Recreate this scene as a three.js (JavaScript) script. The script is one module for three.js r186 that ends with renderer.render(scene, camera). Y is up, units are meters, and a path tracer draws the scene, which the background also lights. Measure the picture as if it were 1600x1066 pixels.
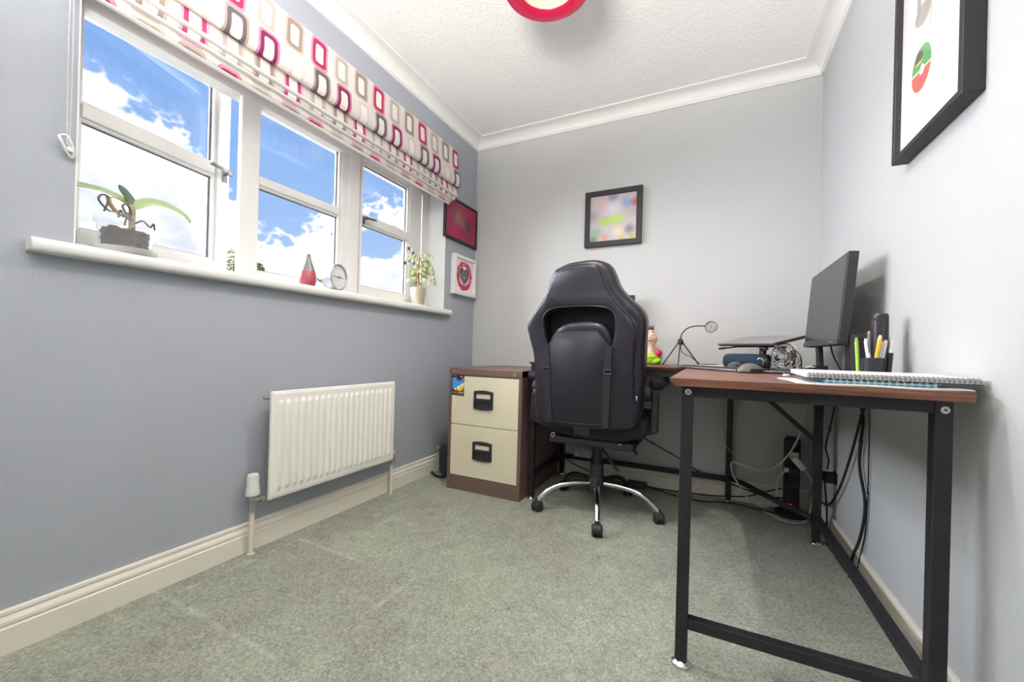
import * as THREE from 'three';
import { RoundedBoxGeometry } from 'three/addons/geometries/RoundedBoxGeometry.js';
import { mergeGeometries, mergeVertices, toCreasedNormals } from 'three/addons/utils/BufferGeometryUtils.js';
import { MarchingCubes } from 'three/addons/objects/MarchingCubes.js';
import { ImprovedNoise } from 'three/addons/math/ImprovedNoise.js';
import { RectAreaLightUniformsLib } from 'three/addons/lights/RectAreaLightUniformsLib.js';

// ---------- camera, sky, light, exposure ----------
RectAreaLightUniformsLib.init();
const scene = new THREE.Scene();
const FOCAL = 629.55, RAD = Math.PI / 180;
const camera = new THREE.PerspectiveCamera(2 * Math.atan(533 / FOCAL) / RAD, 1600 / 1066, 0.02, 400);
camera.position.set(1.5818, 0.797, 2.5731);
camera.rotation.set(0.0825 * RAD, 25.9621 * RAD, 1.5106 * RAD, 'YXZ');
camera.setViewOffset(1600, 1066, 0, -13.8, 1600, 1066);
const renderer = new THREE.WebGLRenderer({ antialias: true });
renderer.toneMapping = THREE.LinearToneMapping;
renderer.toneMappingExposure = 1.1;
renderer.shadowMap.enabled = true;
renderer.shadowMap.type = THREE.PCFSoftShadowMap;

const Q = 1;
const SKY = 0.96;             // brightness of the day outside
const SUN = 27.0;            // hazy sun, large and soft behind thin cloud
const PENDANT_FILL = 3.2;         // candela of fill light added at the pendant, taken as unlit
const FILL_UPLIGHT = 17.0;        // fill from an added, unseen uplighter behind the camera

const NOISE = new ImprovedNoise();
const n3 = (x, y, z) => NOISE.noise(x, y, z);
function fbm(x, y, z, oct = 5, gain = 0.5, lac = 2.03) { let s = 0, a = 1, t = 0; for (let i = 0; i < oct; i++) { s += a * n3(x, y, z); t += a; a *= gain; x = x * lac + 17.3; y = y * lac + 4.1; z = z * lac + 9.7; } return s / t; }
function lerp(a, b, t) { return a + (b - a) * t; }
function clamp(x, a = 0, b = 1) { return Math.min(b, Math.max(a, x)); }
function sstep(a, b, x) { const t = clamp((x - a) / (b - a)); return t * t * (3 - 2 * t); }
function mulberry(a) { return () => { a |= 0; a = a + 0x6D2B79F5 | 0; let t = Math.imul(a ^ a >>> 15, 1 | a); t = t + Math.imul(t ^ t >>> 7, 61 | t) ^ t; return ((t ^ t >>> 14) >>> 0) / 4294967296; }; }

// A sky of fair-weather cumulus: top of the cloud bank (degrees of elevation) by compass angle from -z towards -x, wandering on all the way round.
function makeSky() {
  const Wd = 3072 / Q, Hh = 1536 / Q, data = new Uint16Array(Wd * Hh * 4), H = THREE.DataUtils.toHalfFloat;
  const bank = [[-180, 21], [-150, 17], [-120, 23], [-90, 18], [-60, 22], [-30, 16], [0, 21], [20, 16], [34, 17.5], [41, 19.5], [44, 18.5], [50, 17], [54, 14.5], [58, 13], [60.5, 17], [63, 20.5], [66, 23.5], [70, 24.6], [73, 26], [80, 24], [92, 18], [106, 22], [122, 16], [140, 24], [160, 19], [180, 21]];
  const top = (a) => { for (let i = 1; i < bank.length; i++) if (a <= bank[i][0]) { const [a0, e0] = bank[i - 1], [a1, e1] = bank[i]; return lerp(e0, e1, (a - a0) / (a1 - a0)); } return 21; };
  for (let j = 0; j < Hh; j++) {
    const el = (0.5 - (j + 0.5) / Hh) * 180, ce = Math.cos(el * RAD), y = Math.sin(el * RAD);
    for (let i = 0; i < Wd; i++) {
      const o = ((Hh - 1 - j) * Wd + i) * 4;
      // three.js: u = atan2(dir.z, dir.x) / 2pi + 0.5
      const th = ((i + 0.5) / Wd - 0.5) * 2 * Math.PI, x = ce * Math.cos(th), z = ce * Math.sin(th);
      let r, g, b;
      if (el < -1) { r = 0.30; g = 0.31; b = 0.27; }
      else {
        const t = clamp(el / 60), hz = Math.exp(-Math.max(el, 0) / 13);
        r = lerp(0.22, 0.72, hz); g = lerp(0.45, 0.86, hz); b = lerp(0.86, 1.04, hz);
        r *= 1 - 0.25 * t; g *= 1 - 0.2 * t;
        const az = Math.atan2(-x, -z) / RAD;
        let d = -1;
        if (el < 40) {
          const wob = fbm(x * 5 + 3, y * 7, z * 5, 4) * 9;
          const det = fbm(x * 22 + 1.7, y * 30, z * 22 + 8, 5, 0.55);
          const puff = 1 - Math.abs(det) * 2.2;
          d = (top(az) - el) / 3.2 + wob * 0.18 + (puff - 0.62) * 1.5;
          if (az > 36 && az < 50) d -= 5.0 * Math.exp(-(((az - 45) / 3.0) ** 2) - (((el - 13.2) / 1.5) ** 2));   // a blue hole in the bank
        }
        // scattered small puffs and thin veil higher up
        const hi = fbm(x * 6 + 11, y * 9 + 2, z * 6 + 5, 5, 0.55);
        const veil = sstep(0.02, 0.42, hi) * 0.45 * sstep(15, 45, el);
        const c = clamp(sstep(0.0, 0.55, d) + veil);
        if (c > 0) {
          const deep = sstep(0.2, 4.0, d);
          const sh = fbm(x * 11 + 40, y * 26 + 3, z * 11, 4, 0.55);
          const dark = clamp(0.30 * deep + sh * 0.95 * deep, 0, 0.62);
          const cr = lerp(1.12, 0.56, dark), cg = lerp(1.14, 0.62, dark), cb = lerp(1.18, 0.80, dark);
          r = lerp(r, cr, c); g = lerp(g, cg, c); b = lerp(b, cb, c);
        }
      }
      data[o] = H(r * SKY); data[o + 1] = H(g * SKY); data[o + 2] = H(b * SKY); data[o + 3] = H(1);
    }
  }
  const t = new THREE.DataTexture(data, Wd, Hh, THREE.RGBAFormat, THREE.HalfFloatType);
  t.mapping = THREE.EquirectangularReflectionMapping; t.magFilter = THREE.LinearFilter; t.minFilter = THREE.LinearFilter; t.wrapS = THREE.RepeatWrapping; t.needsUpdate = true;
  return t;
}
scene.background = makeSky();
{
  const sun = new THREE.DirectionalLight(0xf6f8ff, SUN); sun.name = 'sun';
  const az = 101 * RAD, el = 14 * RAD;
  sun.position.set(-Math.sin(az) * Math.cos(el) * 8, 1.4 + Math.sin(el) * 8, 1.2 - Math.cos(az) * Math.cos(el) * 8); sun.target.position.set(0, 1.4, 1.2); scene.add(sun, sun.target);
  sun.castShadow = true; sun.shadow.radius = 140; sun.shadow.mapSize.set(2048, 2048); Object.assign(sun.shadow.camera, { left: -3, right: 3, top: 3, bottom: -3, near: 0.5, far: 14 });
}

// ---------- helpers: names, things, parts ----------
const taken = new Map();
function numbered(n) { const k = taken.get(n) ?? 0; taken.set(n, k + 1); return k ? n + '_' + String(k).padStart(3, '0') : n; }
function shade(o) { o.traverse((m) => { if (m.isMesh) { m.castShadow = true; m.receiveShadow = true; } }); return o; }
const GROUPS = { ballpoint_pen: 'pens in and beside the pen pot', highlighter: 'pens in and beside the pen pot', pencil: 'pens in and beside the pen pot', marker_pen: 'pens in and beside the pen pot', computer_mouse: 'computer mice beside the keyboard', teal_notebook: 'spiral notebooks at the end of the desk', spiral_notebook: 'spiral notebooks at the end of the desk', tree: 'tree tops outside the window', white_cable: 'white cables under the desk', black_cable: 'black cables under the desk', plastic_wrap: 'crumpled clear plastic on the desk', picture_frame: 'framed pictures on the walls' };
function thing(name, label, category, [x, y, z] = [0, 0, 0], turn = 0, group = GROUPS[name]) {
  const o = new THREE.Group(); o.name = numbered(name); o.position.set(x, y, z); o.rotation.y = turn;
  o.userData = { label, category }; if (group) o.userData.group = group;
  scene.add(o); return o;
}
function part(parent, name, geo, mat, label) {
  const g = Array.isArray(geo) ? merge(geo) : geo;
  const m = new THREE.Mesh(g, mat); m.name = name; m.castShadow = m.receiveShadow = true;
  const c = parent.userData.__c ?? {}; const k = c[name] ?? 0; c[name] = k + 1;
  Object.defineProperty(parent.userData, '__c', { value: c, enumerable: false, configurable: true, writable: true });
  if (k) m.name = name + '_' + String(k).padStart(3, '0');
  if (label) m.userData.label = label;
  parent.add(m); return m;
}
function struct(name, geo, mat) { const m = new THREE.Mesh(Array.isArray(geo) ? merge(geo) : geo, mat); m.name = name; m.userData = { kind: 'structure' }; m.castShadow = m.receiveShadow = true; scene.add(m); return m; }
function merge(list) {
  const out = list.map((g) => { let q = g.index ? g.toNonIndexed() : g; for (const k of Object.keys(q.attributes)) if (!['position', 'normal', 'uv'].includes(k)) q.deleteAttribute(k); if (!q.attributes.uv) q.setAttribute('uv', new THREE.BufferAttribute(new Float32Array(q.attributes.position.count * 2), 2)); if (!q.attributes.normal) q.computeVertexNormals(); return q; });
  return out.length === 1 ? out[0] : mergeGeometries(out, false);
}
// geometry helpers; positions are centres unless said otherwise
function box(w, h, d, x = 0, y = 0, z = 0, r = 0, s = 2) { const g = r > 0 ? new RoundedBoxGeometry(w, h, d, s, Math.min(r, w / 2 - 1e-5, h / 2 - 1e-5, d / 2 - 1e-5)) : new THREE.BoxGeometry(w, h, d); return g.translate(x, y, z); }
function span(x0, x1, y0, y1, z0, z1, r = 0, s = 2) { return box(x1 - x0, y1 - y0, z1 - z0, (x0 + x1) / 2, (y0 + y1) / 2, (z0 + z1) / 2, r, s); }
function cyl(r0, r1, h, x = 0, y = 0, z = 0, seg = 24) { return new THREE.CylinderGeometry(r1, r0, h, seg).translate(x, y, z); }
const V = (a) => a.isVector3 ? a : new THREE.Vector3(...a);
function rod(a, b, r, seg = 10, r2 = r) { a = V(a); b = V(b); const d = b.clone().sub(a), g = new THREE.CylinderGeometry(r2, r, d.length(), seg); g.applyQuaternion(new THREE.Quaternion().setFromUnitVectors(new THREE.Vector3(0, 1, 0), d.clone().normalize())); const m = a.add(b).multiplyScalar(0.5); return g.translate(m.x, m.y, m.z); }
function bar(a, b, w, h, r = 0.002, up = [0, 1, 0]) {   // square tube from a to b, w across, h along up
  a = V(a); b = V(b); const d = b.clone().sub(a), L = d.length(), z = d.clone().normalize(), x = V(up).cross(z).normalize(), y = z.clone().cross(x);
  const g = r > 0 ? new RoundedBoxGeometry(w, h, L, 1, r) : new THREE.BoxGeometry(w, h, L); g.applyMatrix4(new THREE.Matrix4().makeBasis(x, y, z)); const m = a.clone().add(b).multiplyScalar(0.5); return g.translate(m.x, m.y, m.z);
}
function tube(pts, r, seg = 40, rad = 8, closed = false, tension = 0.5) { return new THREE.TubeGeometry(new THREE.CatmullRomCurve3(pts.map(V), closed, 'catmullrom', tension), seg, r, rad, closed); }
function capTube(pts, r, seg = 40, rad = 8) { const a = V(pts[0]), b = V(pts[pts.length - 1]); return merge([tube(pts, r, seg, rad), new THREE.SphereGeometry(r, rad, 6).translate(a.x, a.y, a.z), new THREE.SphereGeometry(r, rad, 6).translate(b.x, b.y, b.z)]); }
function lathe(prof, seg = 48) { return new THREE.LatheGeometry(prof.map(([r, y]) => new THREE.Vector2(r, y)), seg); }
function shapeOf(pts, smooth = false) { const s = new THREE.Shape(); if (smooth) { const c = new THREE.CatmullRomCurve3(pts.map(([x, y]) => new THREE.Vector3(x, y, 0)), true, 'catmullrom', 0.5).getPoints(pts.length * 6); c.forEach((p, i) => i ? s.lineTo(p.x, p.y) : s.moveTo(p.x, p.y)); } else pts.forEach(([x, y], i) => i ? s.lineTo(x, y) : s.moveTo(x, y)); s.closePath(); return s; }
function extr(shape, depth, bevel = 0, bs = 2, curveSegments = 12) { return new THREE.ExtrudeGeometry(shape, { depth, bevelEnabled: bevel > 0, bevelThickness: bevel, bevelSize: bevel, bevelSegments: bs, curveSegments }); }
function rrect(w, h, r, x = 0, y = 0) { const s = new THREE.Shape(), a = x - w / 2, b = y - h / 2; s.moveTo(a + r, b); s.lineTo(a + w - r, b); s.absarc(a + w - r, b + r, r, -Math.PI / 2, 0); s.lineTo(a + w, b + h - r); s.absarc(a + w - r, b + h - r, r, 0, Math.PI / 2); s.lineTo(a + r, b + h); s.absarc(a + r, b + h - r, r, Math.PI / 2, Math.PI); s.lineTo(a, b + r); s.absarc(a + r, b + r, r, Math.PI, 1.5 * Math.PI); return s; }
function uvBox(g, k = 1) {   // uv in metres from the side a face looks to
  const q = g.index ? g.toNonIndexed() : g; q.computeVertexNormals(); const p = q.attributes.position, n = q.attributes.normal, uv = new Float32Array(p.count * 2);
  for (let i = 0; i < p.count; i += 3) {
    let nx = 0, ny = 0, nz = 0; for (let j = 0; j < 3; j++) { nx += Math.abs(n.getX(i + j)); ny += Math.abs(n.getY(i + j)); nz += Math.abs(n.getZ(i + j)); }
    for (let j = 0; j < 3; j++) { const x = p.getX(i + j), y = p.getY(i + j), z = p.getZ(i + j); const [a, b] = nx >= ny && nx >= nz ? [z, y] : ny >= nz ? [x, z] : [x, y]; uv[(i + j) * 2] = a * k; uv[(i + j) * 2 + 1] = b * k; }
  }
  q.setAttribute('uv', new THREE.BufferAttribute(uv, 2)); return q;
}
function uvFace(g, x0, x1, y0, y1) { const p = g.attributes.position, uv = new Float32Array(p.count * 2); for (let i = 0; i < p.count; i++) { uv[i * 2] = (p.getX(i) - x0) / (x1 - x0); uv[i * 2 + 1] = (p.getY(i) - y0) / (y1 - y0); } g.setAttribute('uv', new THREE.BufferAttribute(uv, 2)); return g; }
function warp(g, f) { const p = g.attributes.position, v = new THREE.Vector3(); for (let i = 0; i < p.count; i++) { v.fromBufferAttribute(p, i); f(v); p.setXYZ(i, v.x, v.y, v.z); } g.computeVertexNormals(); return g; }

// ---------- textures ----------
function tex(w, h, f, { srgb = false, repeat = true } = {}) {   // f(u, v) -> [r, g, b] or grey, 0..1
  const d = new Uint8Array(w * h * 4);
  for (let j = 0; j < h; j++) for (let i = 0; i < w; i++) { const c = f((i + 0.5) / w, (j + 0.5) / h), o = (j * w + i) * 4; const [r, g, b] = typeof c === 'number' ? [c, c, c] : c; d[o] = clamp(r) * 255; d[o + 1] = clamp(g) * 255; d[o + 2] = clamp(b) * 255; d[o + 3] = 255; }
  const t = new THREE.DataTexture(d, w, h); t.magFilter = THREE.LinearFilter; t.minFilter = THREE.LinearMipmapLinearFilter; t.generateMipmaps = true; if (repeat) t.wrapS = t.wrapT = THREE.RepeatWrapping; if (srgb) t.colorSpace = THREE.SRGBColorSpace; t.needsUpdate = true; return t;
}
function canvasTex(w, h, draw) { const c = document.createElement('canvas'); c.width = w; c.height = h; const x = c.getContext('2d'); draw(x, w, h); const t = new THREE.CanvasTexture(c); t.colorSpace = THREE.SRGBColorSpace; return t; }
function tileNoise(seed, n) { const r = mulberry(seed), a = new Float32Array(n * n); for (let i = 0; i < a.length; i++) a[i] = r(); return (u, v) => { const x = u * n, y = v * n, i = Math.floor(x), j = Math.floor(y), fx = x - i, fy = y - j, sx = fx * fx * (3 - 2 * fx), sy = fy * fy * (3 - 2 * fy), m = (k) => ((k % n) + n) % n; const p = (k, l) => a[m(l) * n + m(k)]; return lerp(lerp(p(i, j), p(i + 1, j), sx), lerp(p(i, j + 1), p(i + 1, j + 1), sx), sy); }; }
function rep(t, x, y = x) { const c = t.clone(); c.repeat.set(x, y); c.needsUpdate = true; return c; }
const std = (o) => new THREE.MeshStandardMaterial(o), phys = (o) => new THREE.MeshPhysicalMaterial(o);
const C = (r, g, b) => new THREE.Color().setRGB(r, g, b);
const S = (hex) => new THREE.Color(hex);
// ---------- the room ----------
const W = 2.087, ZR = 3.10, CE = 2.335, HC = 2.27;      // width, rear wall, ceiling, cornice underside
const WZ0 = 0.378, WZ1 = 2.105, SILL = 1.055, HEAD = 1.90, WT = 0.25;   // window opening in the left wall, wall thickness
const plasterN = tileNoise(5, 64), plasterN2 = tileNoise(6, 17), plasterN3 = tileNoise(7, 5);
const wallBump = tex(256, 256, (u, v) => 0.5 * plasterN(u, v) + 0.35 * plasterN2(u, v) + 0.15 * plasterN3(u, v));
const wallTint = tex(256, 256, (u, v) => { const k = 0.985 + 0.03 * (0.5 * plasterN2(u + .3, v) + 0.5 * plasterN3(u, v + .2)); return [k, k, k]; });
const M = {};
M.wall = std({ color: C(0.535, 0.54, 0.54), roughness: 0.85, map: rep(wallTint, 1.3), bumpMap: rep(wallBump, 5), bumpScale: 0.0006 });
M.wallLeftShaded = M.wall.clone(); M.wallLeftShaded.color = C(0.365, 0.388, 0.435); M.wallRight = M.wall.clone(); M.wallRight.color = C(0.455, 0.468, 0.477);  // one paint: left darkened, blued for its shade; right dimmed against window glare
M.white = std({ color: C(0.74, 0.735, 0.72), roughness: 0.55 });
M.reveal = std({ color: C(0.78, 0.79, 0.80), roughness: 0.8, bumpMap: rep(wallBump, 5), bumpScale: 0.0004 });
M.trim = std({ color: C(0.80, 0.795, 0.78), roughness: 0.6 });
M.skirt = std({ color: C(0.76, 0.72, 0.63), roughness: 0.45 });
M.upvc = std({ color: C(0.70, 0.69, 0.67), roughness: 0.35 });
M.gasket = std({ color: C(0.05, 0.05, 0.055), roughness: 0.7 });
M.glass = phys({ color: 0xffffff, transmission: 1, thickness: 0, roughness: 0, ior: 1.5 });
const artexA = tileNoise(11, 90), artexB = tileNoise(12, 46), artexC = tileNoise(13, 20);
const artex = tex(1024, 1024, (u, v) => { const w = 0.012 * (artexC(u, v) - 0.5); const a = artexA(u + w, v), b = artexB(u, v + w), c = artexC(u, v); return clamp(0.15 + 0.9 * Math.pow(Math.max(a * 0.55 + b * 0.6 - 0.28, 0), 0.8) + 0.2 * (c - 0.5)); });
M.ceiling = std({ color: C(0.91, 0.91, 0.90), roughness: 0.9, bumpMap: rep(artex, 1.7), bumpScale: 0.0017 });

// carpet: short twist pile, grey-green, brushed this way and that, with a strip and a rectangle pressed by furniture
const cpA = tileNoise(21, 900), cpB = tileNoise(22, 420), cpC = tileNoise(23, 60), cpD = tileNoise(24, 14), cpE = tileNoise(25, 6);
const marks = [[[0.028, 1.907], [0.192, 1.906], [0.604, 1.906]], [[0.085, 1.873], [0.094, 1.454]], [[0.094, 1.454], [0.433, 1.468]], [[0.680, 1.699], [0.689, 1.466]]];
function segD(px, py, [ax, ay], [bx, by]) { const t = clamp(((px - ax) * (bx - ax) + (py - ay) * (by - ay)) / ((bx - ax) ** 2 + (by - ay) ** 2)); return Math.hypot(px - ax - t * (bx - ax), py - ay - t * (by - ay)); }
const carpetMap = tex(2048, 2048, (u, v) => {
  const x = u * 2.7, z = v * 2.7;
  const g = 0.65 * cpA(u, v) + 0.35 * cpB(u * 1.0, v), m = cpC(u, v), l = cpD(u + 0.03 * m, v), L = cpE(u + 0.05 * l, v + 0.04 * m);
  let k = 0.685 + 0.30 * (g - 0.5) + 0.05 * (m - 0.5) + 0.05 * (l - 0.5) + 0.06 * (L - 0.5);
  const tuft = cpB(u + 0.37, v + 0.11) * cpC(u + 0.2, v); if (tuft > 0.66) k -= 0.10 * (tuft - 0.66) / 0.2;
  let worn = 0; for (const s of marks) for (let i = 1; i < s.length; i++) { const d = segD(x, z, s[i - 1], s[i]); worn = Math.max(worn, sstep(0.013, 0.003, d) * (0.4 + 0.6 * m)); }
  k += 0.085 * worn;
  const green = 0.5 * (l - 0.5) + 0.4 * (L - 0.5);
  return [k * (0.955 - 0.03 * green), k * (0.970 + 0.01 * green), k * (0.915 - 0.05 * green)];
}, { srgb: true });
const carpetBump = tex(1024, 1024, (u, v) => { const m = cpC(u * 2, v * 2); return 0.55 * cpA(u, v) + 0.35 * cpB(u, v) + 0.1 * m; });
M.carpet = std({ color: C(0.80, 0.80, 0.755), roughness: 1, map: rep(carpetMap, 1 / 2.7), bumpMap: rep(carpetBump, 1 / 0.9), bumpScale: 0.003 });

struct('floor', uvBox(span(-WT, W + 0.15, -0.12, 0, -0.15, ZR + 0.1)), M.carpet);
struct('ceiling', uvBox(span(-WT, W + 0.15, CE, CE + 0.12, -0.15, ZR + 0.1)), M.ceiling);
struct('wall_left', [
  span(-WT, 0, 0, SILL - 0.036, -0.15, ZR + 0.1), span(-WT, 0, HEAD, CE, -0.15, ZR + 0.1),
  span(-WT, 0, SILL - 0.036, HEAD, -0.15, WZ0), span(-WT, 0, SILL - 0.036, HEAD, WZ1, ZR + 0.1)].map((g) => uvBox(g)), M.wallLeftShaded);
struct('wall_back', uvBox(span(0, W, 0, CE, -0.15, 0)), M.wall);
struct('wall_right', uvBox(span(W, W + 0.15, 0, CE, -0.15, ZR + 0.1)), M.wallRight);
struct('wall_rear', uvBox(span(0, W, 0, CE, ZR, ZR + 0.1)), M.wall);
// plaster lining of the window opening
struct('trim_1', [span(-WT, 0.0015, SILL, HEAD, WZ0 - 0.002, WZ0 + 0.001), span(-WT, 0.0015, SILL, HEAD, WZ1 - 0.001, WZ1 + 0.002), span(-WT, 0.0015, HEAD - 0.001, HEAD + 0.002, WZ0, WZ1)].map((g) => uvBox(g)), M.reveal);

// cornice: a cove between two fillets, run along each wall
{
  const prof = [[0, 0], [0.010, 0.0], [0.012, 0.008]]; for (let i = 0; i <= 8; i++) { const a = i / 8 * Math.PI / 2; prof.push([0.016 + 0.058 * (1 - Math.cos(a)), 0.008 + 0.048 * Math.sin(a)]); }
  prof.push([0.078, 0.057], [0.088, 0.059], [0.088, CE - HC], [0, CE - HC]);
  const run = (len) => new THREE.ExtrudeGeometry(shapeOf(prof), { depth: len, bevelEnabled: false });   // x out from the wall, y up, along z
  const back = run(W); back.rotateY(Math.PI / 2).scale(1, 1, -1); // x -> z
  const L = run(ZR); L.translate(0, HC, 0);
  const fix = (g) => { const q = g.toNonIndexed ? (g.index ? g.toNonIndexed() : g) : g; q.computeVertexNormals(); return q; };
  const flip = (g) => { const q = g.index ? g.toNonIndexed() : g; for (const k of ['position', 'normal', 'uv']) { const a = q.attributes[k], s = a.itemSize; for (let i = 0; i < a.count; i += 3) for (let j = 0; j < s; j++) { const t = a.array[(i + 1) * s + j]; a.array[(i + 1) * s + j] = a.array[(i + 2) * s + j]; a.array[(i + 2) * s + j] = t; } } q.computeVertexNormals(); return q; };
  struct('trim_2', L, M.trim);
  const R = flip(run(ZR).scale(-1, 1, 1)); R.translate(W, HC, 0); struct('trim_3', R, M.trim);
  const B = run(W); B.applyMatrix4(new THREE.Matrix4().makeBasis(new THREE.Vector3(0, 0, 1), new THREE.Vector3(0, 1, 0), new THREE.Vector3(1, 0, 0))); struct('trim_4', flip(B).translate(0, HC, 0), M.trim);
  const F = run(W); F.applyMatrix4(new THREE.Matrix4().makeBasis(new THREE.Vector3(0, 0, -1), new THREE.Vector3(0, 1, 0), new THREE.Vector3(1, 0, 0))); struct('trim_5', F.translate(0, HC, ZR), M.trim);
  // skirting: flat board, ogee and bead on top
  const sk = [[0, 0], [0.018, 0], [0.018, 0.066], [0.0145, 0.069], [0.0145, 0.072], [0.017, 0.075], [0.0165, 0.083], [0.013, 0.090], [0.0105, 0.094], [0.0105, 0.097], [0.0125, 0.100], [0.012, 0.1075], [0.008, 0.1095], [0, 0.1095]];
  const srun = (len) => new THREE.ExtrudeGeometry(shapeOf(sk), { depth: len, bevelEnabled: false });
  struct('baseboard_left', srun(ZR), M.skirt);
  struct('baseboard_right', flip(srun(ZR).scale(-1, 1, 1)).translate(W, 0, 0), M.skirt);
  const bb = srun(W - 0.036); bb.applyMatrix4(new THREE.Matrix4().makeBasis(new THREE.Vector3(0, 0, 1), new THREE.Vector3(0, 1, 0), new THREE.Vector3(1, 0, 0))); struct('baseboard_back', flip(bb).translate(0.018, 0, 0), M.skirt);
  const bf = srun(W - 0.036); bf.applyMatrix4(new THREE.Matrix4().makeBasis(new THREE.Vector3(0, 0, -1), new THREE.Vector3(0, 1, 0), new THREE.Vector3(1, 0, 0))); struct('baseboard_rear', bf.translate(0.018, 0, ZR), M.skirt);
}

// ---------- window_1: frame, two mullions, three lights each with a glazing bar, sill ----------
const win = new THREE.Group(); win.name = 'window_1'; win.userData = { kind: 'structure' }; scene.add(win);
const FX = -0.14, FD = 0.07, FB = FX - FD;              // room face and back of the outer frame
{
  part(win, 'window_frame', [
    span(FB, FX, SILL, HEAD, WZ0, 0.445, 0.004), span(FB, FX, SILL, HEAD, 2.062, WZ1, 0.004),
    span(FB, FX, SILL, 1.086, 0.445, 2.062, 0.004), span(FB, FX, 1.806, HEAD, 0.445, 2.062, 0.004)], M.upvc);
  part(win, 'mullion', [span(FX - 0.026, FX + 0.001, 1.08, 1.815, 1.518, 1.594, 0.004), span(FB, FX - 0.02, 1.08, 1.815, 1.520, 1.558, 0.003)], M.upvc);
  part(win, 'mullion', span(FB, FX + 0.001, 1.08, 1.815, 0.976, 1.050, 0.004), M.upvc);
  const pane = (p, y0, y1, z0, z1, x) => part(p, 'pane', span(x - 0.002, x + 0.002, y0, y1, z0, z1), M.glass);
  const onePane = (p, y0, y1, z0, z1, x) => { const g = new THREE.PlaneGeometry(z1 - z0, y1 - y0).rotateY(Math.PI / 2).translate(x, (y0 + y1) / 2, (z0 + z1) / 2); return part(p, 'pane', g, M.glass); };
  // a sash built about its own hinge: z from 0 to w, y from y0 to y1, room face at x = 0
  function sash(z0, z1, y0, y1, gz0, gz1, gy0, gy1, by0, by1, depth = 0.058) {
    const b = 0.012, ring = (o0, o1, p0, p1, i0, i1, j0, j1, xa, xb) => [span(xa, xb, p0, p1, o0, i0, 0.003), span(xa, xb, p0, p1, i1, o1, 0.003), span(xa, xb, p0, j0, i0, i1, 0.003), span(xa, xb, j1, p1, i0, i1, 0.003)];
    const geos = [...ring(z0, z1, y0, y1, gz0 - b, gz1 + b, gy0 - b, gy1 + b, -depth, 0)];
    geos.push(...ring(gz0 - b - 0.002, gz1 + b + 0.002, gy0 - b - 0.002, gy1 + b + 0.002, gz0, gz1, gy0, gy1, -depth + 0.012, -0.012));   // glazing bead, a step back
    const barG = [span(-depth + 0.006, -0.004, by0 + 0.010, by1 - 0.010, gz0 - 0.004, gz1 + 0.004, 0.004), span(-depth + 0.014, -0.013, by0, by1, gz0 - 0.004, gz1 + 0.004, 0.003)];
    return { geos, barG };
  }
  function gaskets(p, z0, z1, ys, x) { const t = 0.004; const g = []; for (const [a, b] of ys) g.push(span(x - 0.006, x, a, a + t, z0, z1), span(x - 0.006, x, b - t, b, z0, z1), span(x - 0.006, x, a, b, z0, z0 + t), span(x - 0.006, x, a, b, z1 - t, z1)); part(p, 'gasket', g, M.gasket); }
  // middle: fixed light
  {
    const m = new THREE.Group(); m.name = 'fixed_light'; win.add(m); m.position.x = FX - 0.008;
    const a = sash(1.046, 1.522, 1.082, 1.848, 1.098, 1.508, 1.112, 1.815, 1.465, 1.516);
    part(m, 'light_frame', a.geos, M.upvc); part(m, 'glazing_bar', a.barG, M.upvc);
    onePane(m, 1.108, 1.47, 1.094, 1.512, -0.034); onePane(m, 1.512, 1.819, 1.094, 1.512, -0.034); gaskets(m, 1.098, 1.508, [[1.112, 1.466], [1.515, 1.815]], -0.027);
  }
  const handleGeo = (s) => merge([box(0.008, 0.052, 0.018, 0.004, 0, 0, 0.003), cyl(0.0065, 0.0065, 0.030, 0, 0, 0, 14).rotateZ(Math.PI / 2).translate(0.018, 0.008, 0), bar([0.030, 0.010, -0.006 * s], [0.034, 0.016, s * 0.085], 0.010, 0.013, 0.003), box(0.014, 0.020, 0.022, 0.031, 0.008, 0, 0.004)]);
  M.chrome = std({ color: C(0.72, 0.72, 0.73), metalness: 1, roughness: 0.14 });
  M.steel = std({ color: C(0.52, 0.52, 0.53), metalness: 1, roughness: 0.35 });
  // right-hand casement, shut
  {
    const m = new THREE.Group(); m.name = 'casement'; win.add(m); m.position.x = FX + 0.012;
    const a = sash(0.468, 0.972, 1.078, 1.855, 0.592, 0.955, 1.130, 1.800, 1.466, 1.528);
    part(m, 'casement_frame', a.geos, M.upvc); part(m, 'glazing_bar', a.barG, M.upvc);
    onePane(m, 1.126, 1.47, 0.588, 0.959, -0.034); onePane(m, 1.524, 1.804, 0.588, 0.959, -0.034); gaskets(m, 0.592, 0.955, [[1.130, 1.467], [1.527, 1.800]], -0.027);
    part(m, 'handle', handleGeo(-1).scale(0.8, 0.8, 0.8).translate(0, 1.488, 0.957), M.darkSteel = std({ color: C(0.12, 0.12, 0.13), metalness: 0.8, roughness: 0.35 }));
  }
  // left-hand casement, hinged at its left and pushed a little way out
  {
    const m = new THREE.Group(); m.name = 'casement_001'; win.add(m); m.position.set(FX - 0.010, 0, 2.066); m.rotation.y = 10.5 * RAD;
    const a = sash(-0.492, -0.004, 1.082, 1.880, -0.430, -0.022, 1.140, 1.838, 1.469, 1.532, 0.056);
    part(m, 'casement_frame', a.geos, M.upvc); part(m, 'glazing_bar', a.barG, M.upvc);
    onePane(m, 1.136, 1.473, -0.434, -0.018, -0.034); onePane(m, 1.527, 1.842, -0.434, -0.018, -0.034); gaskets(m, -0.430, -0.022, [[1.140, 1.470], [1.531, 1.838]], -0.027);
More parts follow.
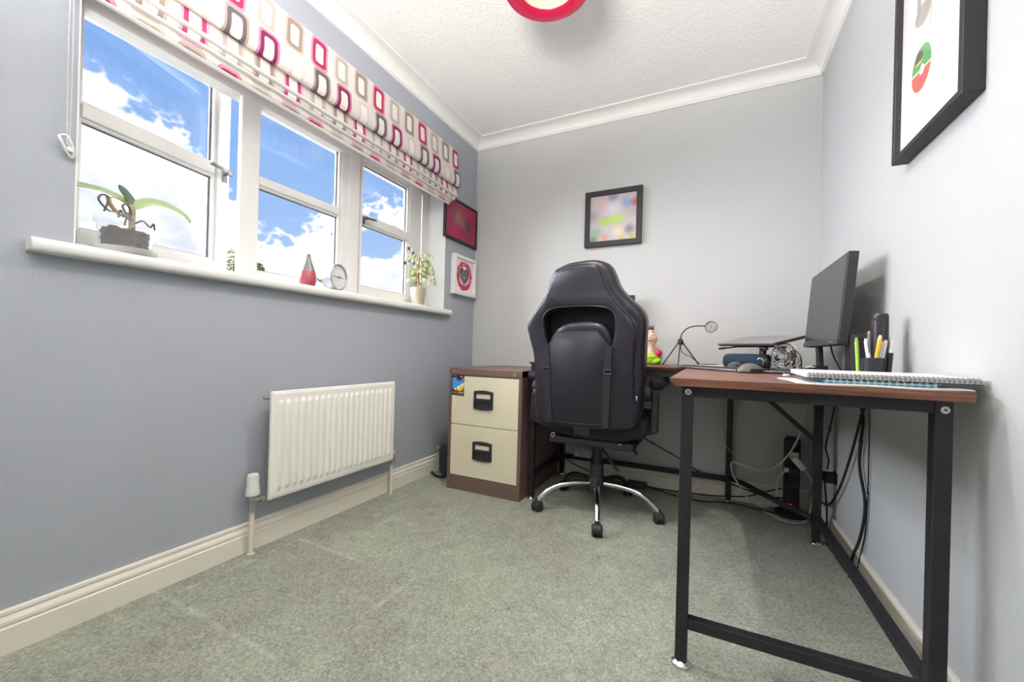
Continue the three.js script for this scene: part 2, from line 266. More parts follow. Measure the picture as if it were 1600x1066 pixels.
    part(m, 'handle', handleGeo(1).translate(0.0, 1.486, -0.470), M.darkChrome = std({ color: C(0.30, 0.30, 0.31), metalness: 0.9, roughness: 0.25 }));
  }
  // sill board: bull-nosed, running past the opening at both ends
  const nose = new THREE.Shape(), t = 0.036, fx = 0.045; nose.moveTo(FB, SILL - t); nose.lineTo(0.001, SILL - t); nose.lineTo(0.001, SILL); nose.lineTo(FB, SILL); nose.closePath();
  const inner = new THREE.ExtrudeGeometry(nose, { depth: WZ1 - WZ0, bevelEnabled: false, curveSegments: 8 }).translate(0, 0, WZ0);
  const horn = new THREE.Shape(); horn.moveTo(0.0, SILL - t); horn.lineTo(fx - 0.014, SILL - t); horn.quadraticCurveTo(fx, SILL - t, fx, SILL - t / 2); horn.quadraticCurveTo(fx, SILL, fx - 0.014, SILL); horn.lineTo(0.0, SILL); horn.closePath();
  const h = (z0, z1) => new THREE.ExtrudeGeometry(horn, { depth: z1 - z0 - 0.008, bevelEnabled: true, bevelThickness: 0.004, bevelSize: 0.003, bevelOffset: -0.003, bevelSegments: 3, curveSegments: 8 }).translate(0, 0, z0 + 0.004);
  part(win, 'sill', [inner, h(0.338, 2.194)], M.white);
}
// ---------- roman blind with printed links, drawn most of the way up ----------
{
  const L0 = 0.335, L1 = 2.150;                         // ends along the wall
  // one sheet of cloth in section (x out from wall, y), from the head rail to the hem; folds bulge and tuck
  const sec = [[0.050, 2.112], [0.055, 2.05], [0.063, 1.99], [0.074, 1.935], [0.080, 1.900], [0.079, 1.880], [0.070, 1.868], [0.058, 1.868], [0.048, 1.878], [0.044, 1.892],
    [0.046, 1.884], [0.050, 1.862], [0.054, 1.842], [0.057, 1.828], [0.056, 1.820], [0.050, 1.817], [0.042, 1.822], [0.040, 1.83]];
  const c = new THREE.CatmullRomCurve3(sec.map(([x, y]) => new THREE.Vector3(x, y, 0)), false, 'centripetal');
  function cloth(curve, z0, z1, n, m, thick, wav, s0) {   // sheet with thickness; uv in metres (z, length along)
    const pos = [], uv = [], idx = [], len = curve.getLength();
    const P = [], N = []; for (let i = 0; i <= n; i++) { const p = curve.getPointAt(i / n), t = curve.getTangentAt(i / n); P.push(p); N.push(new THREE.Vector3(-t.y, t.x, 0)); }
    for (const side of [1, -1]) for (let j = 0; j <= m; j++) for (let i = 0; i <= n; i++) {
      const z = lerp(z0, z1, j / m), w = wav * fbm(z * 3.1, i / n * 2.2, 4.4, 3) * Math.sin(Math.PI * clamp(i / n * 1.2));
      pos.push(P[i].x + N[i].x * thick * side / 2 + w, P[i].y + N[i].y * thick * side / 2, z); uv.push(z, s0 + len * i / n);
    }
    const st = (n + 1) * (m + 1);
    for (let s = 0; s < 2; s++) for (let j = 0; j < m; j++) for (let i = 0; i < n; i++) { const a = s * st + j * (n + 1) + i, b = a + 1, d = a + n + 1, e = d + 1; if (s) idx.push(a, b, d, b, e, d); else idx.push(a, d, b, b, d, e); }
    for (let j = 0; j < m; j++) for (const i of [0, n]) { const a = j * (n + 1) + i, d = a + n + 1; idx.push(a, a + st, d, d, a + st, d + st); }
    for (let i = 0; i < n; i++) for (const j of [0, m]) { const a = j * (n + 1) + i, b = a + 1; idx.push(a, b, a + st, b, b + st, a + st); }
    const g = new THREE.BufferGeometry(); g.setAttribute('position', new THREE.Float32BufferAttribute(pos, 3)); g.setAttribute('uv', new THREE.Float32BufferAttribute(uv, 2)); g.setIndex(idx); g.computeVertexNormals(); return g;
  }
  const PX = 1024, PW = 0.345, PHT = 0.42;            // one repeat of the print
  const print = canvasTex(PX, Math.round(PX * PHT / PW), (x, w, h) => {
    const k = w / PW; x.fillStyle = '#d8d0ca'; x.fillRect(0, 0, w, h);
    const rnd = mulberry(3);
    function link(cx, cy, ww, hh, light, dark, mid) {
      const rr = (W2, H2, lean, rad) => { const a = W2 / 2, b = H2 / 2; x.beginPath(); const pts = [[-a, -b], [a - lean, -b], [a, b], [-a + lean, b]]; for (let i = 0; i < 4; i++) { const p = pts[i], q = pts[(i + 1) % 4], mx = (p[0] + q[0]) / 2, my = (p[1] + q[1]) / 2; if (i === 0) x.moveTo(cx + mx, cy + my); const r = pts[(i + 2) % 4], nx = (q[0] + r[0]) / 2, ny = (q[1] + r[1]) / 2; x.arcTo(cx + q[0], cy + q[1], cx + nx, cy + ny, rad); x.lineTo(cx + nx, cy + ny); } x.closePath(); };
      x.fillStyle = light; rr(ww * k, hh * k, 0.014 * k, 0.022 * k); x.fill();
      x.fillStyle = dark; rr((ww - 0.021) * k, (hh - 0.022) * k, 0.011 * k, 0.017 * k); x.fill();
      x.fillStyle = mid; rr((ww - 0.053) * k, (hh - 0.058) * k, 0.007 * k, 0.011 * k); x.fill();
    }
    const rows = [['taupe', 'pink', 'pale'], ['pale2', 'dark', 'plum'], ['rose', 'pale', 'taupe']];
    const ink = { taupe: ['#b9aa9f', '#958378', '#e4ded8'], pink: ['#cf8aa6', '#ab2750', '#e6dfda'], pale: ['#c9c0b8', '#b1a59c', '#dfd8d2'], pale2: ['#dbd3cd', '#cfc6bf', '#e6dfd8'], dark: ['#a0948f', '#635859', '#e0d9d4'], plum: ['#b97fa0', '#7d1d4b', '#e2dad8'], rose: ['#d8a3b7', '#b03a68', '#efe6e6'] };
    // z grows to the left in the room, so columns are laid right to left; three rows
    for (let r = 0; r < 3; r++) for (let q = -1; q < 4; q++) { const kind = ink[rows[r][((q % 3) + 3) % 3]]; const cx = w - (q + 0.5) * 0.115 * k; for (const dy of [-h, 0, h]) link(cx, (0.5 + r) * h / 3 + dy, 0.097, 0.142, ...kind); }
    for (let i = 0; i < 5200; i++) { x.fillStyle = rnd() < 0.5 ? 'rgba(255,255,255,0.05)' : 'rgba(80,60,60,0.035)'; if (rnd() < 0.5) x.fillRect(rnd() * w, rnd() * h, 40 + rnd() * 120, 1.5); else x.fillRect(rnd() * w, rnd() * h, 1.5, 40 + rnd() * 120); }
  });
  print.wrapS = print.wrapT = THREE.RepeatWrapping;
  // u = z in metres (texture x grows with z reversed by offset), v = length from the top
  print.repeat.set(1 / PW, -1 / PHT); print.offset.set(((1.3985 + 0.115 * 1.5) / PW) * -1 % 1, 1 - 0.0 / PHT);
  const weave = tileNoise(31, 128), weaveB = tex(256, 256, (u, v) => 0.5 * weave(u, v * 0.25) + 0.5 * weave(u * 0.25, v));
  M.blind = std({ map: print, roughness: 0.92, bumpMap: rep(weaveB, 14), bumpScale: 0.0004, side: THREE.DoubleSide });
  M.lining = phys({ color: C(0.84, 0.83, 0.81), roughness: 0.9, transmission: 0.25, thickness: 0, side: THREE.DoubleSide });
  const t = thing('roman_blind', 'raised roman blind printed with pink, plum and taupe rounded links above the window', 'blind', [0, 0, 0]);
  part(t, 'cloth_panel', cloth(c, L0, L1, 70, 60, 0.003, 0.006, 0.0), M.blind);
  // hem roll and the two lower pleats, each its own band with a pale lining edge
  const cv = (a) => new THREE.CatmullRomCurve3(a.map(([x, y]) => new THREE.Vector3(x, y, 0)), false, 'centripetal');
  part(t, 'lining_edge', cloth(cv([[0.046, 1.826], [0.060, 1.820], [0.062, 1.812], [0.048, 1.808]]), L0 + 0.006, L1, 8, 60, 0.002, 0.002, 0), M.lining);
  part(t, 'pleat', cloth(cv([[0.044, 1.812], [0.050, 1.806], [0.052, 1.795], [0.046, 1.790], [0.036, 1.794]]), L0 + 0.012, L1, 12, 60, 0.002, 0.003, 0.34), M.blind);
  part(t, 'lining_edge', cloth(cv([[0.034, 1.797], [0.048, 1.790], [0.050, 1.783], [0.036, 1.780]]), L0 + 0.020, L1, 8, 60, 0.002, 0.002, 0), M.lining);
  part(t, 'pleat', cloth(cv([[0.030, 1.786], [0.036, 1.778], [0.038, 1.764], [0.034, 1.752], [0.028, 1.750]]), L0 + 0.035, L1, 12, 60, 0.002, 0.004, 0.40), M.blind);
  part(t, 'lining_edge', cloth(cv([[0.022, 1.756], [0.034, 1.751], [0.034, 1.746], [0.020, 1.746]]), L0 + 0.05, L1, 6, 60, 0.002, 0.001, 0), M.lining);
  part(t, 'headrail', span(0.002, 0.046, 2.078, 2.112, L0 + 0.01, L1 - 0.01, 0.003), M.white);
  // bead chain hanging at the left end, drawn into a cleat on the wall
  const beads = []; const bead = new THREE.SphereGeometry(0.0022, 8, 6);
  for (let y = 2.085; y > 1.318; y -= 0.0058) for (const dz of [-0.003, 0.003]) beads.push(bead.clone().translate(0.022, y, 2.1285 + dz * (1 + 0.4 * Math.sin(y * 9))));
  part(t, 'bead_chain', beads, M.white);
  const k = thing('chain_cleat', 'white plastic looped cleat holding the blind chain on the left wall', 'cleat', [0, 1.315, 2.129]);
  part(k, 'loop', tube([[0.016, 0.022, 0.014], [0.022, 0.026, 0.002], [0.018, 0.004, -0.010], [0.012, -0.016, -0.014], [0.010, -0.024, -0.010], [0.016, -0.010, 0.002], [0.020, 0.010, 0.012]], 0.0034, 60, 8, true), M.white);
  part(k, 'boss', [cyl(0.0075, 0.0065, 0.022, 0, 0, 0, 18).rotateZ(-Math.PI / 2).translate(0.011, -0.006, -0.005)], M.white);
}
// ---------- pendant over the middle of the room ----------
{
  const t = thing('pendant_lamp', 'glossy crimson pendant lamp with cream inside hanging from the ceiling', 'lamp', [1.035, 2.098, 1.240]);
  M.crimson = phys({ color: C(0.52, 0.012, 0.06), roughness: 0.25, clearcoat: 0.6, clearcoatRoughness: 0.08 });
  M.cream = std({ color: C(0.62, 0.52, 0.40), roughness: 0.6 });
  part(t, 'lamp_shade', lathe([[0.034, 0.150], [0.060, 0.146], [0.105, 0.120], [0.140, 0.078], [0.158, 0.035], [0.161, 0.014], [0.157, 0.003], [0.148, -0.001], [0.122, 0.0015], [0.104, 0.006], [0.1025, 0.009], [0.105, 0.0105], [0.120, 0.007], [0.146, 0.006], [0.153, 0.015], [0.150, 0.036], [0.133, 0.074], [0.100, 0.113], [0.058, 0.138], [0.034, 0.142], [0.034, 0.150]], 72), M.crimson);
  part(t, 'inner_bowl', lathe([[0.107, 0.012], [0.1035, 0.008], [0.1015, 0.010], [0.099, 0.030], [0.088, 0.066], [0.062, 0.098], [0.030, 0.112], [0.0, 0.114]], 72), M.cream);
  part(t, 'lamp_holder', [cyl(0.019, 0.019, 0.045, 0, 0.168, 0), cyl(0.036, 0.030, 0.012, 0, 0.148, 0)], M.white);
  part(t, 'cable', cyl(0.003, 0.003, 0.05, 0, 0.21, 0, 8), M.white);
  part(t, 'ceiling_rose', lathe([[0, 0.215], [0.036, 0.217], [0.045, 0.226], [0.047, CE - 2.098], [0, CE - 2.098]], 36), M.white);
}

{
  const bulb = new THREE.SpotLight(0xfff8ee, PENDANT_FILL, 0, 80 * RAD, 0.6, 2); bulb.name = 'pendant_fill'; bulb.position.set(1.035, 2.094, 1.240); bulb.target.position.set(1.035, 0, 1.240); bulb.castShadow = true; bulb.shadow.radius = 1; scene.add(bulb, bulb.target);  // added fill: the pendant itself is taken as switched off
  const t = thing('added_floor_lamp', 'added unseen uplighter floor lamp behind the camera, for fill light', 'lamp', [1.20, 0, 2.62]);  // lamp the room does not have, added to brighten ceiling and walls
  part(t, 'base', lathe([[0, 0], [0.14, 0], [0.14, 0.014], [0.02, 0.024], [0, 0.024]], 40), M.white);
  part(t, 'pole', cyl(0.011, 0.011, 1.24, 0, 0.64, 0, 16), M.white);
  part(t, 'lamp_shade', lathe([[0.012, 1.240], [0.09, 1.255], [0.20, 1.305], [0.25, 1.355], [0.246, 1.355], [0.197, 1.309], [0.06, 1.260], [0, 1.252]], 48), M.white);
  M.diffuser = std({ color: C(0.9, 0.9, 0.88), emissive: C(1, 0.96, 0.9), emissiveIntensity: 1.2, roughness: 0.5 });
  part(t, 'diffuser', lathe([[0, 1.330], [0.15, 1.328], [0.222, 1.330], [0.222, 1.327], [0, 1.325]], 40), M.diffuser);
  const l = new THREE.SpotLight(0xfffbf5, FILL_UPLIGHT, 0, 78 * RAD, 0.12, 2); l.name = 'fill_uplight'; l.position.set(1.20, 1.40, 2.62); l.target.position.set(1.20, 3, 2.62); l.castShadow = true; l.shadow.radius = 11; scene.add(l, l.target);
}
// ---------- materials of the furniture ----------
const smoothG = (g, deg = 50) => toCreasedNormals(mergeVertices(g.deleteAttribute ? (g.deleteAttribute('normal'), g.deleteAttribute('uv'), g) : g, 1e-5), deg * RAD);
const pebA = tileNoise(41, 150), pebB = tileNoise(42, 60), pebC = tileNoise(43, 9);
const leatherBump = tex(512, 512, (u, v) => 0.5 * pebA(u, v) + 0.3 * pebB(u, v) + 0.4 * pebC(u, v));
M.leather = phys({ color: C(0.0135, 0.011, 0.020), roughness: 0.40, clearcoat: 0.10, clearcoatRoughness: 0.3, bumpMap: rep(leatherBump, 3), bumpScale: 0.0012 });
M.piping = std({ color: C(0.022, 0.020, 0.026), roughness: 0.35 });
M.blackPlastic = std({ color: C(0.022, 0.021, 0.024), roughness: 0.5 });
M.blackMatte = std({ color: C(0.011, 0.0105, 0.013), roughness: 0.75 });
M.powder = std({ color: C(0.012, 0.011, 0.015), roughness: 0.48, bumpMap: rep(wallBump, 30), bumpScale: 0.0002 });
M.grey = std({ color: C(0.055, 0.055, 0.062), roughness: 0.5 });
const wgA = tileNoise(51, 220), wgB = tileNoise(52, 40), wgC = tileNoise(53, 8);
const woodMap = tex(1024, 1024, (u, v) => {   // grain along u, boards 0.25 of v
  const bd = Math.floor(v * 6), off = bd * 0.37, uu = u + off;
  const warpv = v + 0.012 * (wgC(uu * 1.0, v) - 0.5), fine = wgA(uu * 0.09, warpv), mid = wgB(uu * 0.12, warpv * 1.0), big = wgC(uu * 0.5, warpv * 2);
  const ring = 0.5 + 0.5 * Math.sin((warpv * 90 + big * 9 + mid * 3));
  let k = 0.78 + 0.22 * (fine - 0.5) + 0.34 * (mid - 0.5) + 0.12 * (ring - 0.5) + 0.08 * (((bd * 7919) % 5) / 5 - 0.4);
  if (wgA(uu * 0.05 + 0.5, v + 0.31) > 0.80) k *= 0.82;
  return [k * 0.74, k * 0.50, k * 0.385];
}, { srgb: true });
const woodMat = (rx, ry, rot = 0) => { const t = rep(woodMap, rx, ry); t.rotation = rot; return phys({ color: C(0.60, 0.55, 0.54), map: t, roughness: 0.42, clearcoat: 0.1, clearcoatRoughness: 0.3 }); };
M.woodX = woodMat(0.9, 1.6); M.woodZ = woodMat(0.9, 1.6, Math.PI / 2);

// ---------- corner desk: two tops on a black square-tube frame ----------
const DT = 0.738, TH = 0.019;
{
  const t = thing('corner_desk', 'L-shaped desk with walnut-look tops on a black square-tube frame in the far right corner', 'desk', [0, 0, 0]);
  const chamferTop = (pts, under) => {      // slab whose sides slope in under the top edge where told
    const n = pts.length, pos = [], idx = []; const lo = pts.map(([x, z], i) => [x + under[i][0], z + under[i][1]]);
    const e = 0.004, yT = DT, yE = DT - e, yB = DT - TH;
    const tri = (a, b, c) => pos.push(...a, ...b, ...c);
    const T = pts.map(([x, z]) => [x, yT, z]), E = pts.map(([x, z]) => [x, yE, z]), B = lo.map(([x, z]) => [x, yB, z]);
    for (let i = 1; i < n - 1; i++) { tri(T[0], T[i], T[i + 1]); tri(B[0], B[i + 1], B[i]); }
    for (let i = 0; i < n; i++) { const j = (i + 1) % n; tri(T[i], E[i], E[j]); tri(T[i], E[j], T[j]); tri(E[i], B[i], B[j]); tri(E[i], B[j], E[j]); }
    const g = new THREE.BufferGeometry(); g.setAttribute('position', new THREE.Float32BufferAttribute(pos, 3)); return uvBox(g);
  };
  // counter-clockwise seen from above (x right, z towards us): start back left
  part(t, 'side_top', chamferTop([[1.495, 0.022], [1.495, 1.480], [2.050, 1.480], [2.050, 0.022]], [[0.012, 0], [0.012, -0.001], [-0.001, -0.001], [-0.001, 0]]), M.woodX);
  part(t, 'back_top', chamferTop([[0.715, 0.022], [0.715, 0.575], [1.4945, 0.575], [1.4945, 0.022]], [[0.012, 0], [0.012, -0.012], [0, -0.012], [0, 0]]), M.woodX);
  const q = 0.029, leg = (x, z, y1 = DT - TH) => part(t, 'leg', span(x - q / 2, x + q / 2, 0.014, y1, z - q / 2, z + q / 2, 0.002, 1), M.powder);
  const LX = 1.5365, RX = 2.0165, FZ = 1.4355;
  for (const [x, z] of [[LX, FZ], [RX, FZ], [RX, 0.43], [1.698, 0.046], [0.737, 0.046], [0.737, 0.553]]) leg(x, z);
  const rail = (a, b, w = 0.026, h = 0.027) => part(t, 'rail', bar(a, b, w, h, 0.002), M.powder);
  const yA = DT - TH - 0.0145, yL = 0.112;
  rail([LX + 0.014, yA, FZ], [RX - 0.014, yA, FZ]); rail([LX + 0.014, yL, FZ], [RX - 0.014, yL, FZ]);
  rail([RX, yA, 0.445], [RX, yA, FZ - 0.015]); rail([RX, yL, 0.445], [RX, yL, FZ - 0.015]);
  rail([LX, yA, 0.59], [LX, yA, FZ - 0.015]);
  rail([0.737, yL, 0.06], [0.737, yL, 0.538]); rail([0.737, yA, 0.06], [0.737, yA, 0.538]);
  rail([0.752, 0.120, 0.046], [1.684, 0.120, 0.046]); rail([0.752, yA, 0.046], [1.684, yA, 0.046]); rail([0.752, yA, 0.545], [1.485, yA, 0.545]);
  rail([1.50, yA, 0.43], [RX - 0.015, yA, 0.43]);
  part(t, 'corner_stay', tube([[1.705, 0.128, 0.060], [1.76, 0.130, 0.125], [1.84, 0.122, 0.235], [2.006, 0.100, 0.420]], 0.013, 30, 10), M.powder);
  part(t, 'brace', bar([1.722, DT - TH - 0.012, 0.43], [2.006, 0.442, 0.43], 0.020, 0.020, 0.002), M.powder);
  part(t, 'gusset', span(1.680, 1.716, 0.575, DT - TH, 0.030, 0.064, 0.002), M.blackMatte);
  const foot = (x, z) => part(t, 'foot', [lathe([[0, 0], [0.0235, 0], [0.0245, 0.003], [0.022, 0.0075], [0.013, 0.012], [0.012, 0.016], [0, 0.016]], 28).translate(x, 0, z)], M.chrome, 'chrome levelling foot');
  for (const [x, z] of [[LX, FZ], [RX, FZ], [RX, 0.43], [0.737, 0.046], [0.737, 0.553], [1.698, 0.046]]) foot(x, z);
  // pale screw caps on the leg heads, crossed screws
  const screw = (x, y, z, cross) => { const g = [cyl(0.0078, 0.0070, 0.0022, 0, 0, 0, 24).rotateX(Math.PI / 2).translate(x, y, z)]; const s = part(t, 'screw', g, M.screw ??= std({ color: C(0.62, 0.63, 0.62), metalness: 0.4, roughness: 0.4 }), 'pale round screw head'); if (cross) part(s, 'slot', [box(0.0072, 0.0016, 0.0006, x, y, z + 0.0012), box(0.0016, 0.0072, 0.0006, x, y, z + 0.0012)].map((g) => g.translate(-x, -y, 0).rotateZ(0.6).translate(x, y, 0)), M.blackMatte); };
  screw(LX + 0.002, 0.703, FZ + q / 2 + 0.001, true); screw(RX + 0.001, 0.699, FZ + q / 2 + 0.001, true);
  screw(RX, 0.118, 0.43 + q / 2 + 0.001, false);
}

// ---------- office chair seen from behind ----------
{
  const CX = 1.087, CZ = 0.536;
  const t = thing('office_chair', 'black leather gaming-style office chair seen from behind with chrome star base', 'chair', [CX, 0, CZ]);
  const outer = [[0.021, 0.736], [-0.039, 0.735], [-0.104, 0.725], [-0.158, 0.700], [-0.183, 0.660], [-0.201, 0.626], [-0.220, 0.575], [-0.268, 0.518], [-0.302, 0.462], [-0.308, 0.431], [-0.299, 0.384], [-0.280, 0.334], [-0.276, 0.242], [-0.275, 0.138], [-0.275, 0.06], [-0.272, -0.005], [-0.254, -0.030], [-0.195, -0.042], [-0.081, -0.047], [0.063, -0.040], [0.158, -0.027], [0.205, -0.010], [0.224, 0.02], [0.234, 0.07], [0.240, 0.148], [0.246, 0.22], [0.247, 0.30], [0.249, 0.36], [0.253, 0.425], [0.250, 0.470], [0.232, 0.508], [0.173, 0.565], [0.135, 0.614], [0.118, 0.659], [0.097, 0.702], [0.066, 0.726]];
  const seam = [[0.021, 0.716], [-0.039, 0.718], [-0.091, 0.715], [-0.144, 0.698], [-0.165, 0.668], [-0.183, 0.629], [-0.205, 0.578], [-0.258, 0.511], [-0.292, 0.448], [-0.290, 0.41], [-0.277, 0.355], [-0.265, 0.300], [-0.262, 0.208], [-0.266, 0.081], [-0.266, 0.0], [-0.250, -0.022], [-0.195, -0.034], [-0.081, -0.039], [0.063, -0.033], [0.155, -0.022], [0.197, -0.010], [0.209, 0.012], [0.213, 0.085], [0.209, 0.194], [0.208, 0.262], [0.211, 0.359], [0.215, 0.415], [0.203, 0.458], [0.156, 0.512], [0.102, 0.583], [0.080, 0.632], [0.063, 0.682], [0.048, 0.706]];
  const hole = [[-0.162, 0.520], [-0.094, 0.527], [0.009, 0.528], [0.078, 0.520], [0.109, 0.503], [0.122, 0.468], [0.121, 0.413], [0.108, 0.352], [0.092, 0.330], [-0.05, 0.328], [-0.17, 0.330], [-0.193, 0.352], [-0.208, 0.411], [-0.211, 0.462], [-0.197, 0.500]];
  const spl = (pts, k = 4) => new THREE.CatmullRomCurve3(pts.map(([x, y]) => new THREE.Vector3(x, y, 0)), true, 'catmullrom', 0.5).getPoints(pts.length * k).slice(0, -1).map((p) => [p.x, p.y]);
  const back = new THREE.Group(); back.name = 'backrest'; back.position.set(0, 0.48, 0.184); back.rotation.x = Math.atan(0.14); t.add(back);
  const path = (pts) => { const p = new THREE.Path(); pts.forEach(([x, y], i) => i ? p.lineTo(x, y) : p.moveTo(x, y)); p.closePath(); return p; };
  const solid = (pts, holePts, d, bevel, segs, z) => { const s = shapeOf(pts); if (holePts) s.holes.push(path(holePts)); const g = new THREE.ExtrudeGeometry(s, { depth: d, bevelEnabled: true, bevelThickness: bevel, bevelSize: bevel, bevelOffset: -bevel, bevelSegments: segs }); return smoothG(g.translate(0, 0, z), 60); };
  const so = spl(outer), ss = spl(seam), sh = spl(hole, 5);
  const grow = (pts, k) => { let cx = 0, cy = 0; pts.forEach(([x, y]) => { cx += x; cy += y; }); cx /= pts.length; cy /= pts.length; return pts.map(([x, y]) => { const d = Math.hypot(x - cx, y - cy); return [x + (x - cx) / d * k, y + (y - cy) / d * k]; }); };
  // cushioned body with wings, the padded back panel, recess and cushion seen through the neck opening
  const um = (g) => uvBox(g); 
  part(back, 'side_bolsters', solid(so, grow(sh, 0.004), 0.060, 0.030, 6, -0.095), M.leather);
  const puff = (g, amt) => { const p = g.attributes.position; for (let i = 0; i < p.count; i++) if (p.getZ(i) > 0.0) { const x = p.getX(i), y = p.getY(i); p.setZ(i, p.getZ(i) + amt(x, y)); } g.computeVertexNormals(); return g; };
  part(back, 'back_panel', solid(ss, sh, 0.006, 0.014, 5, -0.012), M.leather);
  part(back, 'piping', [tube(ss.filter((_, i) => i % 2 === 0).map(([x, y]) => [x, y, -0.006]), 0.0052, 260, 8, true)], M.pipingShine ??= phys({ color: C(0.03, 0.026, 0.042), roughness: 0.25, clearcoat: 0.4 }), 'raised piping along the seam');
  part(back, 'opening_piping', [tube(grow(sh, 0.005).filter((_, i) => i % 2 === 0).map(([x, y]) => [x, y, 0.004]), 0.0035, 160, 8, true)], M.piping);
  part(back, 'headrest_pad', solid(spl([[-0.15, 0.70], [-0.19, 0.60], [-0.235, 0.50], [-0.24, 0.40], [-0.2, 0.33], [0.1, 0.33], [0.15, 0.4], [0.145, 0.5], [0.09, 0.6], [0.06, 0.70], [-0.04, 0.715]], 4), null, 0.03, 0.02, 4, -0.150), M.blackMatte);
  // lumbar pad: a rounded cushion that rises into the opening
  const pad = [[-0.193, 0.300], [-0.190, 0.352], [-0.172, 0.395], [-0.142, 0.432], [-0.096, 0.453], [-0.017, 0.461], [0.046, 0.455], [0.082, 0.437], [0.104, 0.395], [0.113, 0.345], [0.113, 0.290], [0.100, 0.110], [0.086, -0.020], [-0.044, -0.028], [-0.190, -0.026], [-0.195, 0.087]];
  part(back, 'lumbar_pad', solid(spl(pad), null, 0.030, 0.022, 6, -0.048), M.leather);
  // stitched lap over the pad with cut corners
  const lap = [[-0.190, 0.345], [-0.142, 0.418], [0.050, 0.418], [0.110, 0.348], [0.112, 0.290], [0.097, 0.110], [0.080, -0.012], [-0.044, -0.020], [-0.186, -0.018], [-0.191, 0.087]];
  part(back, 'lumbar_lap', solid(lap, null, 0.006, 0.006, 3, 0.006), M.leather);
  part(back, 'lap_stitching', tube(lap.map(([x, y]) => [x * 0.985 - 0.0006, y * 0.985 + 0.003, 0.0175]), 0.0016, 160, 6, true, 0.05), M.piping);
  // webbing straps and buckles down both sides of the pad
  for (const [x0, x1] of [[-0.196, -0.191], [0.100, 0.082]]) {
    const st = part(back, 'strap', [extr(shapeOf([[x0 - 0.016, 0.350], [x0 + 0.013, 0.352], [x1 + 0.014, -0.022], [x1 - 0.015, -0.022]]), 0.0025, 0.0008, 1).translate(0, 0, 0.0175)], M.webbing ??= std({ color: C(0.016, 0.015, 0.02), roughness: 0.8 }));
    part(st, 'buckle', [box(0.036, 0.006, 0.006, lerp(x0, x1, 0.3), 0.246, 0.023, 0.002), box(0.036, 0.006, 0.006, lerp(x0, x1, 0.3), 0.226, 0.023, 0.002), box(0.006, 0.024, 0.006, lerp(x0, x1, 0.3) - 0.016, 0.236, 0.023, 0.002), box(0.006, 0.024, 0.006, lerp(x0, x1, 0.3) + 0.016, 0.236, 0.023, 0.002)], M.buckle ??= std({ color: C(0.05, 0.05, 0.055), roughness: 0.25 }));
  }
  // seat, bracket, mechanism
  const seat = new THREE.Shape(); seat.moveTo(-0.26, 0.415); seat.quadraticCurveTo(-0.30, 0.44, -0.28, 0.49); seat.quadraticCurveTo(-0.22, 0.515, 0, 0.50); seat.quadraticCurveTo(0.2, 0.515, 0.255, 0.49); seat.quadraticCurveTo(0.275, 0.44, 0.235, 0.405); seat.lineTo(0.12, 0.362); seat.lineTo(-0.05, 0.362); seat.lineTo(-0.19, 0.385); seat.closePath();
  part(t, 'seat', solid(seat.getPoints(8).slice(0, -1).map((p) => [p.x, p.y]), null, 0.34, 0.03, 5, -0.25), M.blackMatte);
  part(t, 'seat_pan', span(-0.21, 0.20, 0.345, 0.375, -0.20, 0.14, 0.01), M.blackMatte);
  const br = part(t, 'back_bracket', [span(-0.096, -0.008, 0.276, 0.362, 0.078, 0.086, 0.002), bar([-0.05, 0.36, 0.09], [-0.045, 0.46, 0.165], 0.075, 0.010, 0.002, [0, 0, 1]), span(-0.09, -0.01, 0.345, 0.372, 0.02, 0.084, 0.003)], M.grey, 'grey steel bracket with bolts under the backrest');
  for (const [x, y] of [[-0.080, 0.342], [-0.052, 0.318], [-0.024, 0.338], [-0.080, 0.290], [-0.022, 0.286]]) part(br, 'bolt', cyl(0.0038, 0.0032, 0.003, 0, 0, 0, 12).rotateX(Math.PI / 2).translate(x, y, 0.0875), M.chrome);
  for (const [x, y] of [[0.137, 0.354], [-0.193, 0.370]]) part(t, 'seat_bolt', new THREE.TorusGeometry(0.0085, 0.0022, 8, 24).translate(x, y + 0.012, 0.135), M.steel);
  part(t, 'tilt_lever', capTube([[0.012, 0.362, 0.02], [0.030, 0.325, 0.04], [0.062, 0.285, 0.04], [0.092, 0.240, 0.03], [0.108, 0.222, 0.02]], 0.0075, 24, 8), M.blackPlastic);
  part(t, 'height_lever', [capTube([[0.10, 0.365, 0.0], [0.140, 0.350, -0.03], [0.168, 0.332, -0.04], [0.186, 0.300, -0.04]], 0.008, 24, 8)], M.blackPlastic);
  part(t, 'gas_column', [cyl(0.024, 0.024, 0.14, 0, 0.285, 0, 28), cyl(0.035, 0.033, 0.075, 0, 0.200, 0, 32), cyl(0.039, 0.037, 0.012, 0, 0.168, 0, 32)], M.blackPlastic);
  part(t, 'hub', [cyl(0.042, 0.040, 0.065, 0, 0.135, 0, 36), cyl(0.030, 0.036, 0.02, 0, 0.094, 0, 32)], M.blackPlastic);
  for (let k = 0; k < 5; k++) {
    const a = (75 + 72 * k) * RAD, dir = (r, y) => [Math.cos(a) * r, y, Math.sin(a) * r];
    const back2 = k === 2 || k === 3;  // rear legs are chrome too; black colour stands in for dark reflections
    part(t, 'base_leg', capTube([dir(0.030, 0.138), dir(0.10, 0.139), dir(0.18, 0.130), dir(0.240, 0.108), dir(0.285, 0.072), dir(0.297, 0.056)], 0.0125, 40, 14), back2 ? M.blackGloss ??= phys({ color: C(0.02, 0.02, 0.024), roughness: 0.15 }) : M.chrome, back2 ? 'chrome leg of the star base coloured black for its dark reflections' : 'chrome leg of the star base');
